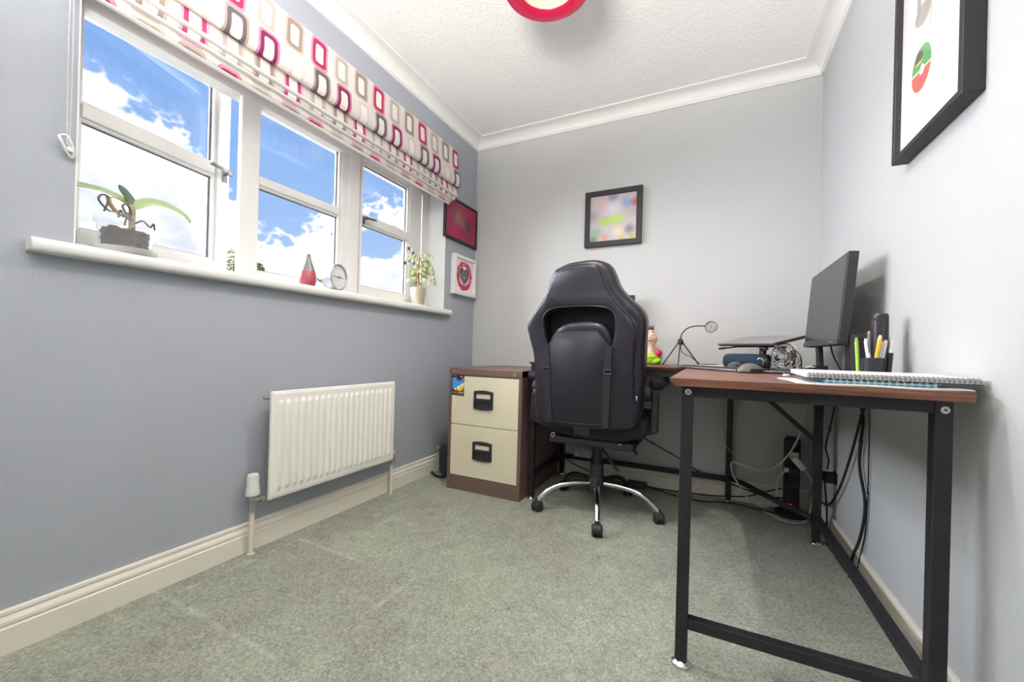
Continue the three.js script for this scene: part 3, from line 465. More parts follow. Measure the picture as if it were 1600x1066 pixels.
    // twin-wheel castor
    const c = new THREE.Group(); c.name = 'castor' + (k ? '_00' + k : ''); c.position.set(Math.cos(a) * 0.303, 0, Math.sin(a) * 0.303); c.rotation.y = [0.3, -0.5, 0.7, 0.2, 0.35][k]; t.add(c);
    for (const s of [-1, 1]) part(c, 'wheel', lathe([[0, -0.010], [0.018, -0.010], [0.0235, -0.007], [0.0255, -0.002], [0.0255, 0.004], [0.022, 0.009], [0, 0.0095]], 28).rotateZ(Math.PI / 2 * s).translate(s * 0.0135, 0.0255, 0.0), M.blackPlastic);
    part(c, 'hood', [cyl(0.0275, 0.0275, 0.030, 0, 0, 0, 28).rotateZ(Math.PI / 2).translate(0, 0.0275, 0), cyl(0.009, 0.009, 0.02, 0, 0.056, 0, 14)].map((g, i) => i ? g : warp(g, (v) => { if (v.y < 0.022) v.y = 0.022 + (v.y - 0.022) * 0.2; })), M.blackPlastic);
  }
  // flip-up arms pivoting on the backrest
  for (const s of [-1, 1]) {
    const mx = (x) => s > 0 ? x : -0.055 - x;   // mirrored about the middle of the back
    const arm = new THREE.Group(); arm.name = s < 0 ? 'armrest' : 'armrest_001'; t.add(arm);
    part(arm, 'pivot', [cyl(0.034, 0.034, 0.052, 0, 0, 0, 32).rotateZ(Math.PI / 2).translate(mx(0.236), 0.612, 0.09)].map((g) => g), M.blackPlastic);
    part(arm, 'arm_pad', [box(0.074, 0.064, 0.30, mx(0.284), 0.660, -0.075, 0.030, 5)], M.leather);
    part(arm, 'strut', [bar([mx(0.278), 0.62, 0.05], [mx(0.279), 0.43, 0.060], 0.034, 0.030, 0.008, [0, 0, 1]), bar([mx(0.279), 0.44, 0.058], [mx(0.20), 0.42, 0.05], 0.026, 0.030, 0.006)], M.blackPlastic);
    part(arm, 'clasp', box(0.006, 0.018, 0.004, mx(0.216), 0.60, 0.20, 0.001), M.chrome);
  }
}

// ---------- filing cabinet ----------
{
  const X0 = 0.246, X1 = 0.708, H = 0.690, Z0 = 0.05, Z1 = 0.645;
  M.brownSteel = std({ color: C(0.155, 0.098, 0.082), roughness: 0.42, bumpMap: rep(leatherBump, 12), bumpScale: 0.0003 });
  M.creamSteel = std({ color: C(0.70, 0.645, 0.49), roughness: 0.4, bumpMap: rep(leatherBump, 12), bumpScale: 0.0003 });
  const t = thing('filing_cabinet', 'two-drawer steel filing cabinet, brown with cream drawer fronts, left of the desk', 'cabinet', [X0, 0, Z1]);
  const w = X1 - X0, zb = Z0 - Z1;
  part(t, 'carcass', uvBox(merge([span(0, 0.020, 0, H - 0.001, zb, 0, 0.003), span(w - 0.020, w, 0, H - 0.001, zb, 0, 0.003), span(0.018, w - 0.018, 0.002, H - 0.03, zb, zb + 0.012), span(0.018, w - 0.018, 0.0, 0.078, -0.03, -0.001, 0.002), span(0.018, w - 0.018, 0.0, 0.01, zb, -0.03), span(0.018, w - 0.018, H - 0.05, H - 0.012, -0.03, -0.003, 0.002)])), M.brownSteel);
  part(t, 'top_panel', uvBox(span(0, w, H - 0.040, H, zb, 0.0015, 0.004, 2)), M.brownSteel);
  const front = (y0, y1) => {
    const d = part(t, 'drawer', uvBox(span(0.020, w - 0.020, y0, y1, -0.03, -0.0012, 0.003)), M.creamSteel, 'cream drawer front');
    const cx = w * 0.50, cy = lerp(y0, y1, 0.535), hw = 0.058, hh = 0.052;
    // recessed handle with a label holder over it: frame bowed at top and bottom
    const o = new THREE.Shape(); o.moveTo(cx - hw, cy - hh + 0.006); o.quadraticCurveTo(cx, cy - hh - 0.006, cx + hw, cy - hh + 0.006); o.lineTo(cx + hw, cy + hh - 0.006); o.quadraticCurveTo(cx, cy + hh + 0.006, cx - hw, cy + hh - 0.006); o.closePath();
    const win1 = rrect(0.096, 0.030, 0.002, cx, cy + 0.022), win2 = rrect(0.098, 0.042, 0.003, cx, cy - 0.022);
    const p1 = new THREE.Path(win1.getPoints(4)), p2 = new THREE.Path(win2.getPoints(4)); o.holes.push(p1, p2);
    const h = part(d, 'handle', [extr(o, 0.006, 0.0022, 2).translate(0, 0, 0.0005), span(cx - 0.051, cx + 0.051, cy - 0.046, cy - 0.001, -0.002, 0.0004), span(cx - 0.050, cx + 0.050, cy - 0.002, cy + 0.003, -0.022, 0.004, 0.001), span(cx - 0.050, cx + 0.050, cy - 0.010, cy - 0.002, -0.010, 0.0075, 0.002)], M.blackPlastic, 'black recessed handle');
    part(d, 'label_card', span(cx - 0.047, cx + 0.047, cy + 0.008, cy + 0.036, -0.0012, 0.0006), M.card ??= std({ color: C(0.72, 0.67, 0.53), roughness: 0.8 }));
    return h;
  };
  front(0.372, H - 0.046); front(0.082, 0.369);
  const lk = part(t, 'lock', cyl(0.0095, 0.0095, 0.006, 0, 0, 0, 24).rotateX(Math.PI / 2).translate(w - 0.043, H - 0.024, 0.0035), M.chrome, 'chrome lock at top right');
  part(lk, 'keyhole', box(0.0014, 0.008, 0.001, w - 0.043, H - 0.024, 0.0068), M.blackMatte);
  part(t, 'badge', [box(0.008, 0.008, 0.0015, 0.030, H - 0.018, 0.002, 0.0005), box(0.008, 0.008, 0.0015, 0.044, H - 0.018, 0.002, 0.0005), box(0.008, 0.008, 0.0015, 0.058, H - 0.018, 0.002, 0.0005)], M.steel, 'small silver badge');
  const stick = canvasTex(256, 384, (x, w2, h2) => {
    x.fillStyle = '#191a24'; x.fillRect(0, 0, w2, h2); x.fillStyle = '#3d92d6'; x.beginPath(); x.moveTo(6, 70); x.lineTo(80, 60); x.lineTo(110, 120); x.lineTo(200, 115); x.lineTo(250, 40); x.lineTo(250, 160); x.lineTo(6, 275); x.closePath(); x.fill();
    x.fillStyle = '#f2c21a'; x.beginPath(); x.moveTo(95, 262); x.lineTo(250, 165); x.lineTo(250, 230); x.lineTo(190, 302); x.lineTo(120, 302); x.closePath(); x.fill();
    x.fillStyle = '#2f74bd'; x.beginPath(); x.moveTo(205, 300); x.lineTo(250, 240); x.lineTo(250, 300); x.closePath(); x.fill();
    x.fillStyle = '#f4f1ea'; for (const [a, b] of [[30, 275], [95, 240], [155, 205], [205, 178]]) { x.beginPath(); x.moveTo(a, b); x.lineTo(a + 60, b - 38); x.lineTo(a + 62, b + 24); x.closePath(); x.fill(); }
    x.strokeStyle = '#d33a4a'; x.lineWidth = 9; x.beginPath(); x.moveTo(90, 10); x.lineTo(125, 105); x.lineTo(190, 105); x.lineTo(225, 20); x.stroke();
    x.fillStyle = '#ffffff'; x.beginPath(); x.arc(190, 42, 12, 0, 7); x.fill(); x.beginPath(); x.arc(50, 32, 8, 0, 7); x.fill();
    x.fillStyle = '#e8b934'; x.font = 'bold 36px sans-serif'; x.textAlign = 'center'; x.textAlign = 'left'; x.fillText('SIMPLY', 12, 345, 106); for (let i = 0; i < 5; i++) x.fillRect(130 + i * 23, 318, 17, 28); x.fillStyle = '#191a24'; for (let i = 0; i < 5; i++) x.fillRect(135 + i * 23, i % 2 ? 324 : 332, 8, 7); x.fillStyle = '#9a9aa2'; x.fillRect(40, 360, 176, 6);
  });
  const s = thing('sticker', 'blue and yellow sticker with white teeth on the filing cabinet upper drawer', 'sticker', [X0 + 0.063, 0.594, Z1 + 0.0004]);
  part(s, 'print', uvFace(box(0.080, 0.120, 0.0012), -0.040, 0.040, -0.060, 0.060), std({ map: stick, roughness: 0.5 }));
}

// ---------- radiator with its valves and pipes ----------
{
  const Z0 = 0.918, Z1 = 1.592, Y0 = 0.200, Y1 = 0.616, X = 0.094;
  M.enamel = std({ color: C(0.84, 0.825, 0.775), roughness: 0.35 }); M.pipe = std({ color: C(0.76, 0.71, 0.60), roughness: 0.45 });
  const t = thing('radiator', 'white ribbed panel radiator below the window on the left wall', 'radiator', [0, 0, 0]);
  // pressed steel face: flutes with rounded ends, made as a height field
  const nz = 340, ny = 60, N = 20, pos = [], uv = [], idx = [];
  for (let j = 0; j <= ny; j++) for (let i = 0; i <= nz; i++) {
    const z = lerp(Z0, Z1, i / nz), y = lerp(Y0, Y1, j / ny), p = ((z - Z0 - 0.022) / (Z1 - Z0 - 0.044)) * N, f = p - Math.floor(p);
    const inside = p > 0 && p < N ? 1 : 0, ribs = inside * sstep(0.16, 0.32, f) * sstep(0.84, 0.68, f), end = sstep(Y0 + 0.030, Y0 + 0.044, y) * sstep(Y1 - 0.034, Y1 - 0.048, y);
    const edge = Math.min(z - Z0, Z1 - z, y - Y0, Y1 - y);
    pos.push(X + 0.0075 * ribs * end - 0.008 * (1 - sstep(0, 0.008, edge)) , y, z); uv.push(z, y);
  }
  for (let j = 0; j < ny; j++) for (let i = 0; i < nz; i++) { const a = j * (nz + 1) + i, b = a + 1, c = a + nz + 1; idx.push(a, c, b, b, c, c + 1); }
  const g = new THREE.BufferGeometry(); g.setAttribute('position', new THREE.Float32BufferAttribute(pos, 3)); g.setAttribute('uv', new THREE.Float32BufferAttribute(uv, 2)); g.setIndex(idx); g.computeVertexNormals();
  part(t, 'front_panel', [g.toNonIndexed(), span(X - 0.016, X - 0.0005, Y0 + 0.001, Y1 - 0.001, Z0 + 0.001, Z1 - 0.001, 0.004)], M.enamel);
  part(t, 'convector_fins', [span(0.046, X - 0.015, Y0 + 0.02, Y1 - 0.02, Z0 + 0.03, Z1 - 0.03)], M.enamel);
  part(t, 'wall_bracket', span(0.0, 0.05, Y0 + 0.05, Y1 - 0.05, Z0 + 0.12, Z0 + 0.15), M.enamel); part(t, 'wall_bracket', span(0.0, 0.05, Y0 + 0.05, Y1 - 0.05, Z1 - 0.15, Z1 - 0.12), M.enamel);
  part(t, 'bleed_plug', [cyl(0.010, 0.010, 0.014, 0, 0, 0, 6).rotateX(Math.PI / 2).translate(0.072, Y1 - 0.024, Z1 + 0.005), cyl(0.006, 0.006, 0.006, 0, 0, 0, 16).rotateX(Math.PI / 2).translate(0.072, Y1 - 0.024, Z1 + 0.014)], M.steel);
  const v = part(t, 'thermostatic_valve', [cyl(0.011, 0.011, 0.046, 0.050, 0.200, 1.628, 6), cyl(0.013, 0.013, 0.012, 0.050, 0.214, 1.628, 20), cyl(0.012, 0.012, 0.014, 0.050, 0.170, 1.628, 6), cyl(0.0085, 0.0085, 0.046, 0, 0, 0, 18).rotateX(Math.PI / 2).translate(0.056, 0.206, 1.610), cyl(0.014, 0.014, 0.013, 0, 0, 0, 6).rotateX(Math.PI / 2).translate(0.058, 0.206, 1.600)], M.steel, 'metal valve body');
  part(v, 'valve_cap', [lathe([[0, 0.224], [0.0215, 0.224], [0.0235, 0.230], [0.0225, 0.250], [0.0195, 0.268], [0.0185, 0.300], [0.0175, 0.3045], [0.013, 0.306], [0, 0.306]], 40).translate(0.050, 0, 1.628), ...Array.from({ length: 16 }, (_, i) => { const a = i / 16 * Math.PI * 2; return box(0.0016, 0.026, 0.003, 0, 0.284, 0).translate(0, 0, 0.0187).rotateY(a).translate(0.050, 0, 1.628); })], M.white, 'white thermostatic head');
  part(t, 'pipe', [cyl(0.0085, 0.0085, 0.166, 0.042, 0.083, 1.624, 18), cyl(0.013, 0.013, 0.003, 0.042, 0.0015, 1.624, 20)], M.pipe, 'cream painted pipe to the floor');
  const l = part(t, 'lockshield_valve', [cyl(0.009, 0.009, 0.05, 0.052, 0.190, 0.880, 6), cyl(0.008, 0.008, 0.04, 0, 0, 0, 16).rotateX(Math.PI / 2).translate(0.056, 0.205, 0.900), cyl(0.0115, 0.0115, 0.012, 0.052, 0.168, 0.880, 6)], M.steel, 'small tarnished valve');
  part(l, 'valve_cap', lathe([[0, 0.208], [0.010, 0.208], [0.0125, 0.222], [0.013, 0.236], [0.010, 0.240], [0, 0.240]], 24).translate(0.052, 0, 0.880), M.yellowed ??= std({ color: C(0.66, 0.58, 0.36), roughness: 0.5 }), 'yellowed cap');
  part(t, 'pipe', [cyl(0.0085, 0.0085, 0.165, 0.044, 0.0825, 0.880, 18)], M.pipe, 'cream painted pipe to the floor');
}
// ---------- things on the desk ----------
const col = (r, g, b, rough = 0.5, o = {}) => std({ color: C(r, g, b), roughness: rough, ...o });
// monitor: leaning a little, in front of the right-hand wall
{
  const t = thing('monitor', 'flat black computer monitor switched off beside the right-hand wall', 'monitor', [1.978, DT, 0.665]);
  const hd = new THREE.Group(); t.add(hd); hd.name = 'display'; hd.position.set(-0.004, 0.106, 0); hd.rotation.z = -0.075;
  const w = 0.515, h = 0.306;
  part(hd, 'housing', [span(-0.012, 0.016, 0, h, -w / 2, w / 2, 0.003), span(0.014, 0.034, 0.05, h - 0.06, -w / 2 + 0.09, w / 2 - 0.09, 0.008)], M.blackPlastic);
  part(hd, 'screen', span(-0.0132, -0.0112, 0.018, h - 0.006, -w / 2 + 0.006, w / 2 - 0.006), phys({ color: C(0.035, 0.035, 0.04), roughness: 0.32, specularIntensity: 0.9 }), 'dark matt screen');
  part(hd, 'chin', span(-0.0155, -0.0115, 0.001, 0.0175, -w / 2, w / 2, 0.001), col(0.045, 0.044, 0.05, 0.4));
  part(hd, 'marking', [0.15, 0.162, 0.174, 0.186, 0.198].map((z) => span(-0.0160, -0.0154, 0.008, 0.0115, z, z + 0.008)), M.steel);
  part(t, 'stand_neck', [bar([0.030, 0.012, -0.19], [0.024, 0.15, -0.20], 0.050, 0.018, 0.004, [1, 0, 0]), span(0.010, 0.045, 0.12, 0.155, -0.24, 0.04, 0.004)], M.blackPlastic);
  part(t, 'stand_base', [span(-0.075, 0.085, 0, 0.010, -0.30, -0.08, 0.004), span(0.01, 0.05, 0.008, 0.03, -0.235, -0.155, 0.004)], M.blackPlastic);
  part(t, 'cable', capTube([[0.045, 0.150, -0.10], [0.05, 0.118, -0.13], [0.052, 0.075, -0.10], [0.055, 0.03, -0.03], [0.05, 0.004, 0.05]], 0.003, 40, 8), M.blackMatte);
}
{
  const t = thing('desktop_speaker', 'black box speaker with a rounded top standing behind the near end of the monitor', 'speaker', [2.035, DT, 0.905]);
  part(t, 'cabinet', warp(box(0.085, 0.140, 0.088, 0, 0.070, 0, 0.014, 4), (v) => { if (v.y > 0.09) v.z *= 0.92; }), M.blackMatte);
  part(t, 'base_strip', box(0.087, 0.012, 0.090, 0, 0.012, 0, 0.004), M.blackGloss);
  part(t, 'badge', box(0.010, 0.004, 0.001, -0.005, 0.030, 0.0455), M.steel);
}
// laptop on its stand, across the corner
{
  const t = thing('laptop', 'closed silver-grey laptop raised on a stand in the corner of the desk', 'laptop', [1.8035, DT, 0.3115], -45 * RAD);
  // local x along the front edge, local -z to its rear edge; front 0.115 above the desk, rear 0.160
  const tilt = Math.asin(0.043 / 0.215);
  const lid = new THREE.Group(); lid.name = 'body'; lid.position.set(0, 0.137, 0); lid.rotation.x = tilt; t.add(lid);
  const sil = std({ color: C(0.36, 0.345, 0.35), metalness: 0.35, roughness: 0.42 });
  part(lid, 'lid', box(0.304, 0.006, 0.215, 0, 0.0045, 0, 0.003, 3), sil, 'silver-grey lid');
  part(lid, 'base', warp(box(0.302, 0.010, 0.213, 0, -0.0045, 0, 0.004, 3), (v) => { if (v.y < -0.004) { v.x *= 0.96; v.z *= 0.95; } }), col(0.06, 0.058, 0.063, 0.45));
  part(lid, 'hinge', rod([-0.10, 0.0, -0.108], [0.10, 0.0, -0.108], 0.006, 12), M.blackPlastic);
}
{
  const t = thing('laptop_stand', 'dark folding laptop stand holding the closed laptop up', 'stand', [1.8035, DT, 0.3115], -45 * RAD);
  part(t, 'base', box(0.20, 0.008, 0.17, 0.01, 0.004, 0.0, 0.003), M.blackPlastic);
  const br = col(0.055, 0.043, 0.042, 0.45);
  part(t, 'arm', [bar([0.03, 0.008, 0.055], [0.03, 0.055, 0.02], 0.022, 0.014, 0.003), bar([0.03, 0.052, 0.02], [0.03, 0.124, 0.010], 0.026, 0.018, 0.003, [0, 0, 1])], br);
  part(t, 'tray', [bar([-0.115, 0.0955, 0.108], [-0.05, 0.115, 0.02], 0.020, 0.007, 0.002), bar([0.115, 0.0955, 0.108], [0.05, 0.115, 0.02], 0.020, 0.007, 0.002), bar([-0.10, 0.107, 0.04], [0.10, 0.107, 0.04], 0.03, 0.006, 0.002), bar([0, 0.110, 0.05], [0, 0.130, -0.06], 0.05, 0.006, 0.002)], M.blackPlastic);
  part(t, 'lip', bar([-0.130, 0.0945, 0.112], [-0.095, 0.0985, 0.112], 0.018, 0.010, 0.003), M.blackPlastic); part(t, 'lip', bar([0.095, 0.0985, 0.112], [0.130, 0.0945, 0.112], 0.018, 0.010, 0.003), M.blackPlastic);
}
// blue drum speaker lying on its side
{
  const t = thing('wireless_speaker', 'navy blue cylindrical fabric speaker lying on the desk under the laptop', 'speaker', [1.742, DT + 0.0365, 0.386], -16 * RAD);
  const fab = tileNoise(61, 128), fb = tex(128, 128, (u, v) => fab(u, v)); const nav = std({ color: C(0.022, 0.046, 0.082), roughness: 0.8, bumpMap: rep(fb, 8, 3), bumpScale: 0.001 });
  const body = lathe([[0.0, -0.094], [0.022, -0.094], [0.030, -0.088], [0.0345, -0.074], [0.0355, -0.05], [0.0355, 0.05], [0.0345, 0.072], [0.0335, 0.078]], 48).rotateZ(-Math.PI / 2);
  part(t, 'fabric_body', body, nav);
  part(t, 'end_ring', lathe([[0.0335, 0.077], [0.0350, 0.082], [0.0345, 0.092], [0.030, 0.096], [0.0275, 0.092], [0.0275, 0.086], [0.0, 0.086]], 48).rotateZ(-Math.PI / 2), M.blackPlastic);
  part(t, 'bass_radiator', lathe([[0.0265, 0.087], [0.022, 0.092], [0.016, 0.0905], [0.0, 0.0905]], 40).rotateZ(-Math.PI / 2), col(0.05, 0.048, 0.052, 0.4));
  part(t, 'emblem', [box(0.001, 0.010, 0.004, 0.0915, 0.002, 0), box(0.001, 0.004, 0.010, 0.0915, -0.001, 0)], M.steel);
  part(t, 'carry_strap', tube([[0.055, 0.012, 0.033], [0.068, 0.016, 0.038], [0.078, 0.004, 0.038], [0.076, -0.014, 0.033]], 0.003, 20, 8), M.chrome);
}
// chrome desk fan
{
  const t = thing('desk_fan', 'small chrome wire-caged desk fan beside the blue speaker', 'fan', [1.893, DT, 0.405], -0.55);
  const R = 0.056, wires = []; const Y = 0.064;
  for (let k = 0; k < 28; k++) { const a = k / 28 * Math.PI * 2, p = (r, z) => [Math.cos(a) * r, Y + Math.sin(a) * r, z]; wires.push(tube([p(0.012, 0.030), p(0.034, 0.027), p(R - 0.004, 0.012), p(R, 0.0), p(R - 0.004, -0.016), p(0.034, -0.030), p(0.018, -0.033)], 0.0009, 18, 5)); }
  const torus = (r, tr, z) => new THREE.TorusGeometry(r, tr, 8, 56).translate(0, Y, z);
  part(t, 'cage', [...wires, torus(R + 0.001, 0.0028, 0), torus(0.034, 0.0012, 0.0275), torus(0.046, 0.0010, 0.0205), torus(0.046, 0.001, -0.024)], M.chrome);
  part(t, 'cage_badge', cyl(0.0135, 0.0125, 0.004, 0, 0, 0, 28).rotateX(Math.PI / 2).translate(0, Y, 0.031), M.chrome);
  const blade = (a) => { const g = new THREE.PlaneGeometry(0.036, 0.030, 6, 4); warp(g, (v) => { const r = v.x + 0.028, c = v.y; v.z = c * 0.5 + 0.2 * c * c / 0.02; v.x = r; v.y = c * (0.5 + r * 14); }); return merge([g, g.clone().translate(0, 0, 0.0008)]).rotateZ(a).translate(0, Y, 0.002); };
  for (let k = 0; k < 4; k++) part(t, 'blade', blade(k * Math.PI / 2 + 0.3), M.bladeM ??= std({ color: C(0.10, 0.09, 0.085), metalness: 0.6, roughness: 0.35, side: THREE.DoubleSide }));
  part(t, 'motor', [cyl(0.017, 0.020, 0.042, 0, 0, 0, 28).rotateX(-Math.PI / 2).translate(0, Y, -0.03), new THREE.SphereGeometry(0.017, 20, 12).scale(1, 1, 0.5).translate(0, Y, -0.052)], M.chrome);
  part(t, 'stand', [capTube([[-0.058, Y, 0], [-0.060, 0.03, 0], [-0.045, 0.006, 0.0], [0, 0.004, 0.01], [0.045, 0.006, 0], [0.060, 0.03, 0], [0.058, Y, 0]], 0.0035, 48, 8), capTube([[-0.045, 0.005, 0], [-0.035, 0.0035, -0.045], [0.035, 0.0035, -0.045], [0.045, 0.005, 0]], 0.0035, 30, 8)], M.chrome);
  const k = thing('coiled_lead', 'orange plug and dark blue coiled lead behind the desk fan', 'cable', [1.935, DT, 0.352]);
  part(k, 'plug', [capTube([[0, 0.060, 0], [0.002, 0.078, 0.002], [-0.003, 0.094, 0.003]], 0.006, 12, 8), capTube([[-0.002, 0.094, 0.003], [-0.008, 0.106, 0.002]], 0.002, 8, 6)], col(0.55, 0.10, 0.03, 0.5), 'orange plug');
  part(k, 'lead', capTube([[-0.03, 0.080, 0.0], [-0.008, 0.090, 0.0], [0.012, 0.086, 0.0], [0.024, 0.064, 0.006], [0.027, 0.035, 0.012], [0.020, 0.004, 0.02], [-0.01, 0.003, 0.03]], 0.0024, 50, 7), col(0.02, 0.05, 0.08, 0.5));
  part(k, 'post', [capTube([[0, 0.004, 0], [0, 0.060, 0]], 0.007, 8, 10)], M.blackPlastic);
}
// keyboard and mouse
{
  const t = thing('keyboard', 'thin black keyboard with a pale front edge lying in front of the laptop', 'keyboard', [1.615, DT, 0.690], -51 * RAD);
  part(t, 'tray', [box(0.345, 0.009, 0.122, 0, 0.0058, 0, 0.003), box(0.05, 0.004, 0.01, -0.12, 0.002, -0.05), box(0.05, 0.004, 0.01, 0.12, 0.002, -0.05)], col(0.05, 0.05, 0.06, 0.4));
  part(t, 'front_trim', box(0.346, 0.006, 0.004, 0, 0.007, 0.0605, 0.0015), col(0.36, 0.35, 0.37, 0.3, { metalness: 0.4 }), 'pale front edge');
  const keyG = box(0.0165, 0.004, 0.0165, 0, 0.0120, 0, 0.0012, 1), keyM = col(0.028, 0.028, 0.034, 0.55);
  for (let r = 0; r < 5; r++) for (let c = 0; c < 17; c++) { const m = new THREE.Mesh(keyG, keyM); m.name = 'key' + (r * 17 + c ? '_' + String(r * 17 + c).padStart(3, '0') : ''); m.position.set(-0.158 + c * 0.0197, 0, -0.042 + r * 0.0205); m.castShadow = m.receiveShadow = true; t.add(m); }
}
function mouse(name, label, pos, turn, mat, mat2) {
  const t = thing(name, label, 'mouse', pos, turn);
  const g = new THREE.SphereGeometry(1, 32, 20); warp(g, (v) => { const w = 0.030 * (1 - 0.10 * v.z), y = v.y > 0 ? v.y * 0.031 * (1 - 0.18 * v.z * v.z + 0.12 * v.z) : v.y * 0.004; v.set(v.x * w, y + 0.0042, v.z * 0.052); });
  part(t, 'shell', g, mat);
  part(t, 'scroll_wheel', cyl(0.008, 0.008, 0.006, 0, 0, 0, 20).rotateZ(Math.PI / 2).translate(0, 0.027, -0.028), M.blackPlastic);
  part(t, 'side_grip', [box(0.004, 0.012, 0.05, -0.0285, 0.010, 0.0, 0.0018), box(0.004, 0.012, 0.05, 0.0285, 0.010, 0.0, 0.0018)], mat2);
  return t;
}
mouse('computer_mouse', 'grey and black computer mouse at the right-hand end of the keyboard', [1.722, DT, 0.878], -0.95, M.mouseA = col(0.15, 0.14, 0.135, 0.3), M.blackPlastic);
mouse('computer_mouse', 'second, blackish computer mouse half hidden behind the grey mouse', [1.688, DT, 0.615], -0.5, M.mouseB = phys({ color: C(0.06, 0.06, 0.065), roughness: 0.25, clearcoat: 0.5 }), M.blackPlastic);
{
  const t = thing('tablet', 'flat black tablet-like slab lying between the grey mouse and the notebooks', 'tablet', [1.838, DT, 0.800], -0.45);
  part(t, 'slab', box(0.125, 0.010, 0.17, 0, 0.0052, 0, 0.004), M.blackGloss);
  part(t, 'raised_edge', box(0.11, 0.012, 0.02, 0.0, 0.012, -0.06, 0.004), M.blackPlastic);
  const c = thing('bottle_cap', 'small white cap lying on the desk to the left of the notebooks', 'cap', [1.812, DT, 1.000]);
  part(c, 'disc', cyl(0.010, 0.009, 0.006, 0, 0.003, 0, 28), M.white); part(c, 'rim', new THREE.TorusGeometry(0.0098, 0.0008, 6, 28).rotateX(Math.PI / 2).translate(0, 0.001, 0), M.white);
  const p = thing('dark_peg', 'short dark peg standing on the desk just left of the white notebook', 'peg', [1.865, DT, 1.020]);
  part(p, 'post', cyl(0.0055, 0.0045, 0.013, 0, 0.0065, 0, 18), M.blackPlastic); part(p, 'collar', cyl(0.0065, 0.0065, 0.004, 0, 0.0125, 0, 18), M.grey);
}
{
  const t = thing('white_box', 'slim white box lying behind the keyboard under the ring lamp', 'box', [1.600, DT, 0.335], 0.05);
  part(t, 'case', box(0.125, 0.012, 0.055, 0, 0.006, 0, 0.003), M.white);
  part(t, 'lid_line', box(0.1252, 0.001, 0.0552, 0, 0.0085, 0), col(0.45, 0.43, 0.4));
  const u = thing('black_remote', 'narrow black remote control lying behind the slim white box', 'remote', [1.592, DT, 0.150], 0.03);
  part(u, 'case', box(0.085, 0.013, 0.034, 0, 0.0065, 0, 0.004), M.blackPlastic); part(u, 'button_strip', box(0.06, 0.002, 0.018, 0, 0.0135, 0, 0.0008), M.grey);
  const w = thing('charging_plug', 'white charging plug end tilted up beside the left end of the keyboard', 'plug', [1.468, DT, 0.425], 0.4);
  part(w, 'plug_body', bar([0.016, 0.004, 0], [-0.012, 0.018, 0], 0.007, 0.005, 0.0015), M.white); part(w, 'tip', bar([-0.012, 0.018, 0], [-0.019, 0.0215, 0], 0.005, 0.003, 0.0005), M.steel);
}
// ring lamp on a tripod
{
  const t = thing('ring_lamp', 'small black tripod lamp with a gooseneck and round white ring head', 'lamp', [1.445, DT, 0.200]);
  for (const p of [[-0.090, 0, -0.035], [-0.004, 0, 0.085], [0.095, 0, -0.055]]) { const l = part(t, 'leg', rod([p[0] * 0.10, 0.128, p[2] * 0.10], [p[0], 0.004, p[2]], 0.0032, 10), M.blackPlastic); part(l, 'foot', new THREE.SphereGeometry(0.0042, 10, 8).translate(p[0], 0.0042, p[2]), M.blackMatte); }
  part(t, 'hub', lathe([[0, 0.112], [0.012, 0.114], [0.0155, 0.124], [0.015, 0.132], [0.009, 0.146], [0.004, 0.150], [0, 0.150]], 28), M.blackPlastic);
  part(t, 'gooseneck', capTube([[0, 0.148, 0], [0.006, 0.172, 0.002], [0.026, 0.198, 0.004], [0.056, 0.212, 0.006], [0.090, 0.216, 0.006], [0.122, 0.214, 0.006]], 0.0030, 60, 8), M.blackPlastic);
  const h = new THREE.Group(); h.name = 'head'; h.position.set(0.148, 0.211, 0.010); h.rotation.set(0.35, 0.20, 0.05); t.add(h);
  part(h, 'housing', lathe([[0.0, -0.006], [0.026, -0.006], [0.0305, -0.003], [0.0305, 0.004], [0.029, 0.005], [0.0285, 0.002], [0, 0.002]], 44).rotateX(Math.PI / 2), M.blackPlastic);
  part(h, 'diffuser', lathe([[0, 0.0032], [0.0275, 0.0032], [0.0282, 0.002]], 44).rotateX(Math.PI / 2), M.white, 'white lamp face'); part(h, 'centre_stud', new THREE.SphereGeometry(0.0026, 12, 8).translate(0, 0, 0.0035), M.grey);
  part(t, 'cable', capTube([[0.001, 0.113, 0.004], [0.006, 0.082, 0.012], [0.024, 0.062, 0.018], [0.050, 0.052, 0.02], [0.078, 0.030, 0.02], [0.108, 0.008, 0.03], [0.128, 0.003, 0.06]], 0.0018, 50, 6), M.blackMatte);
}
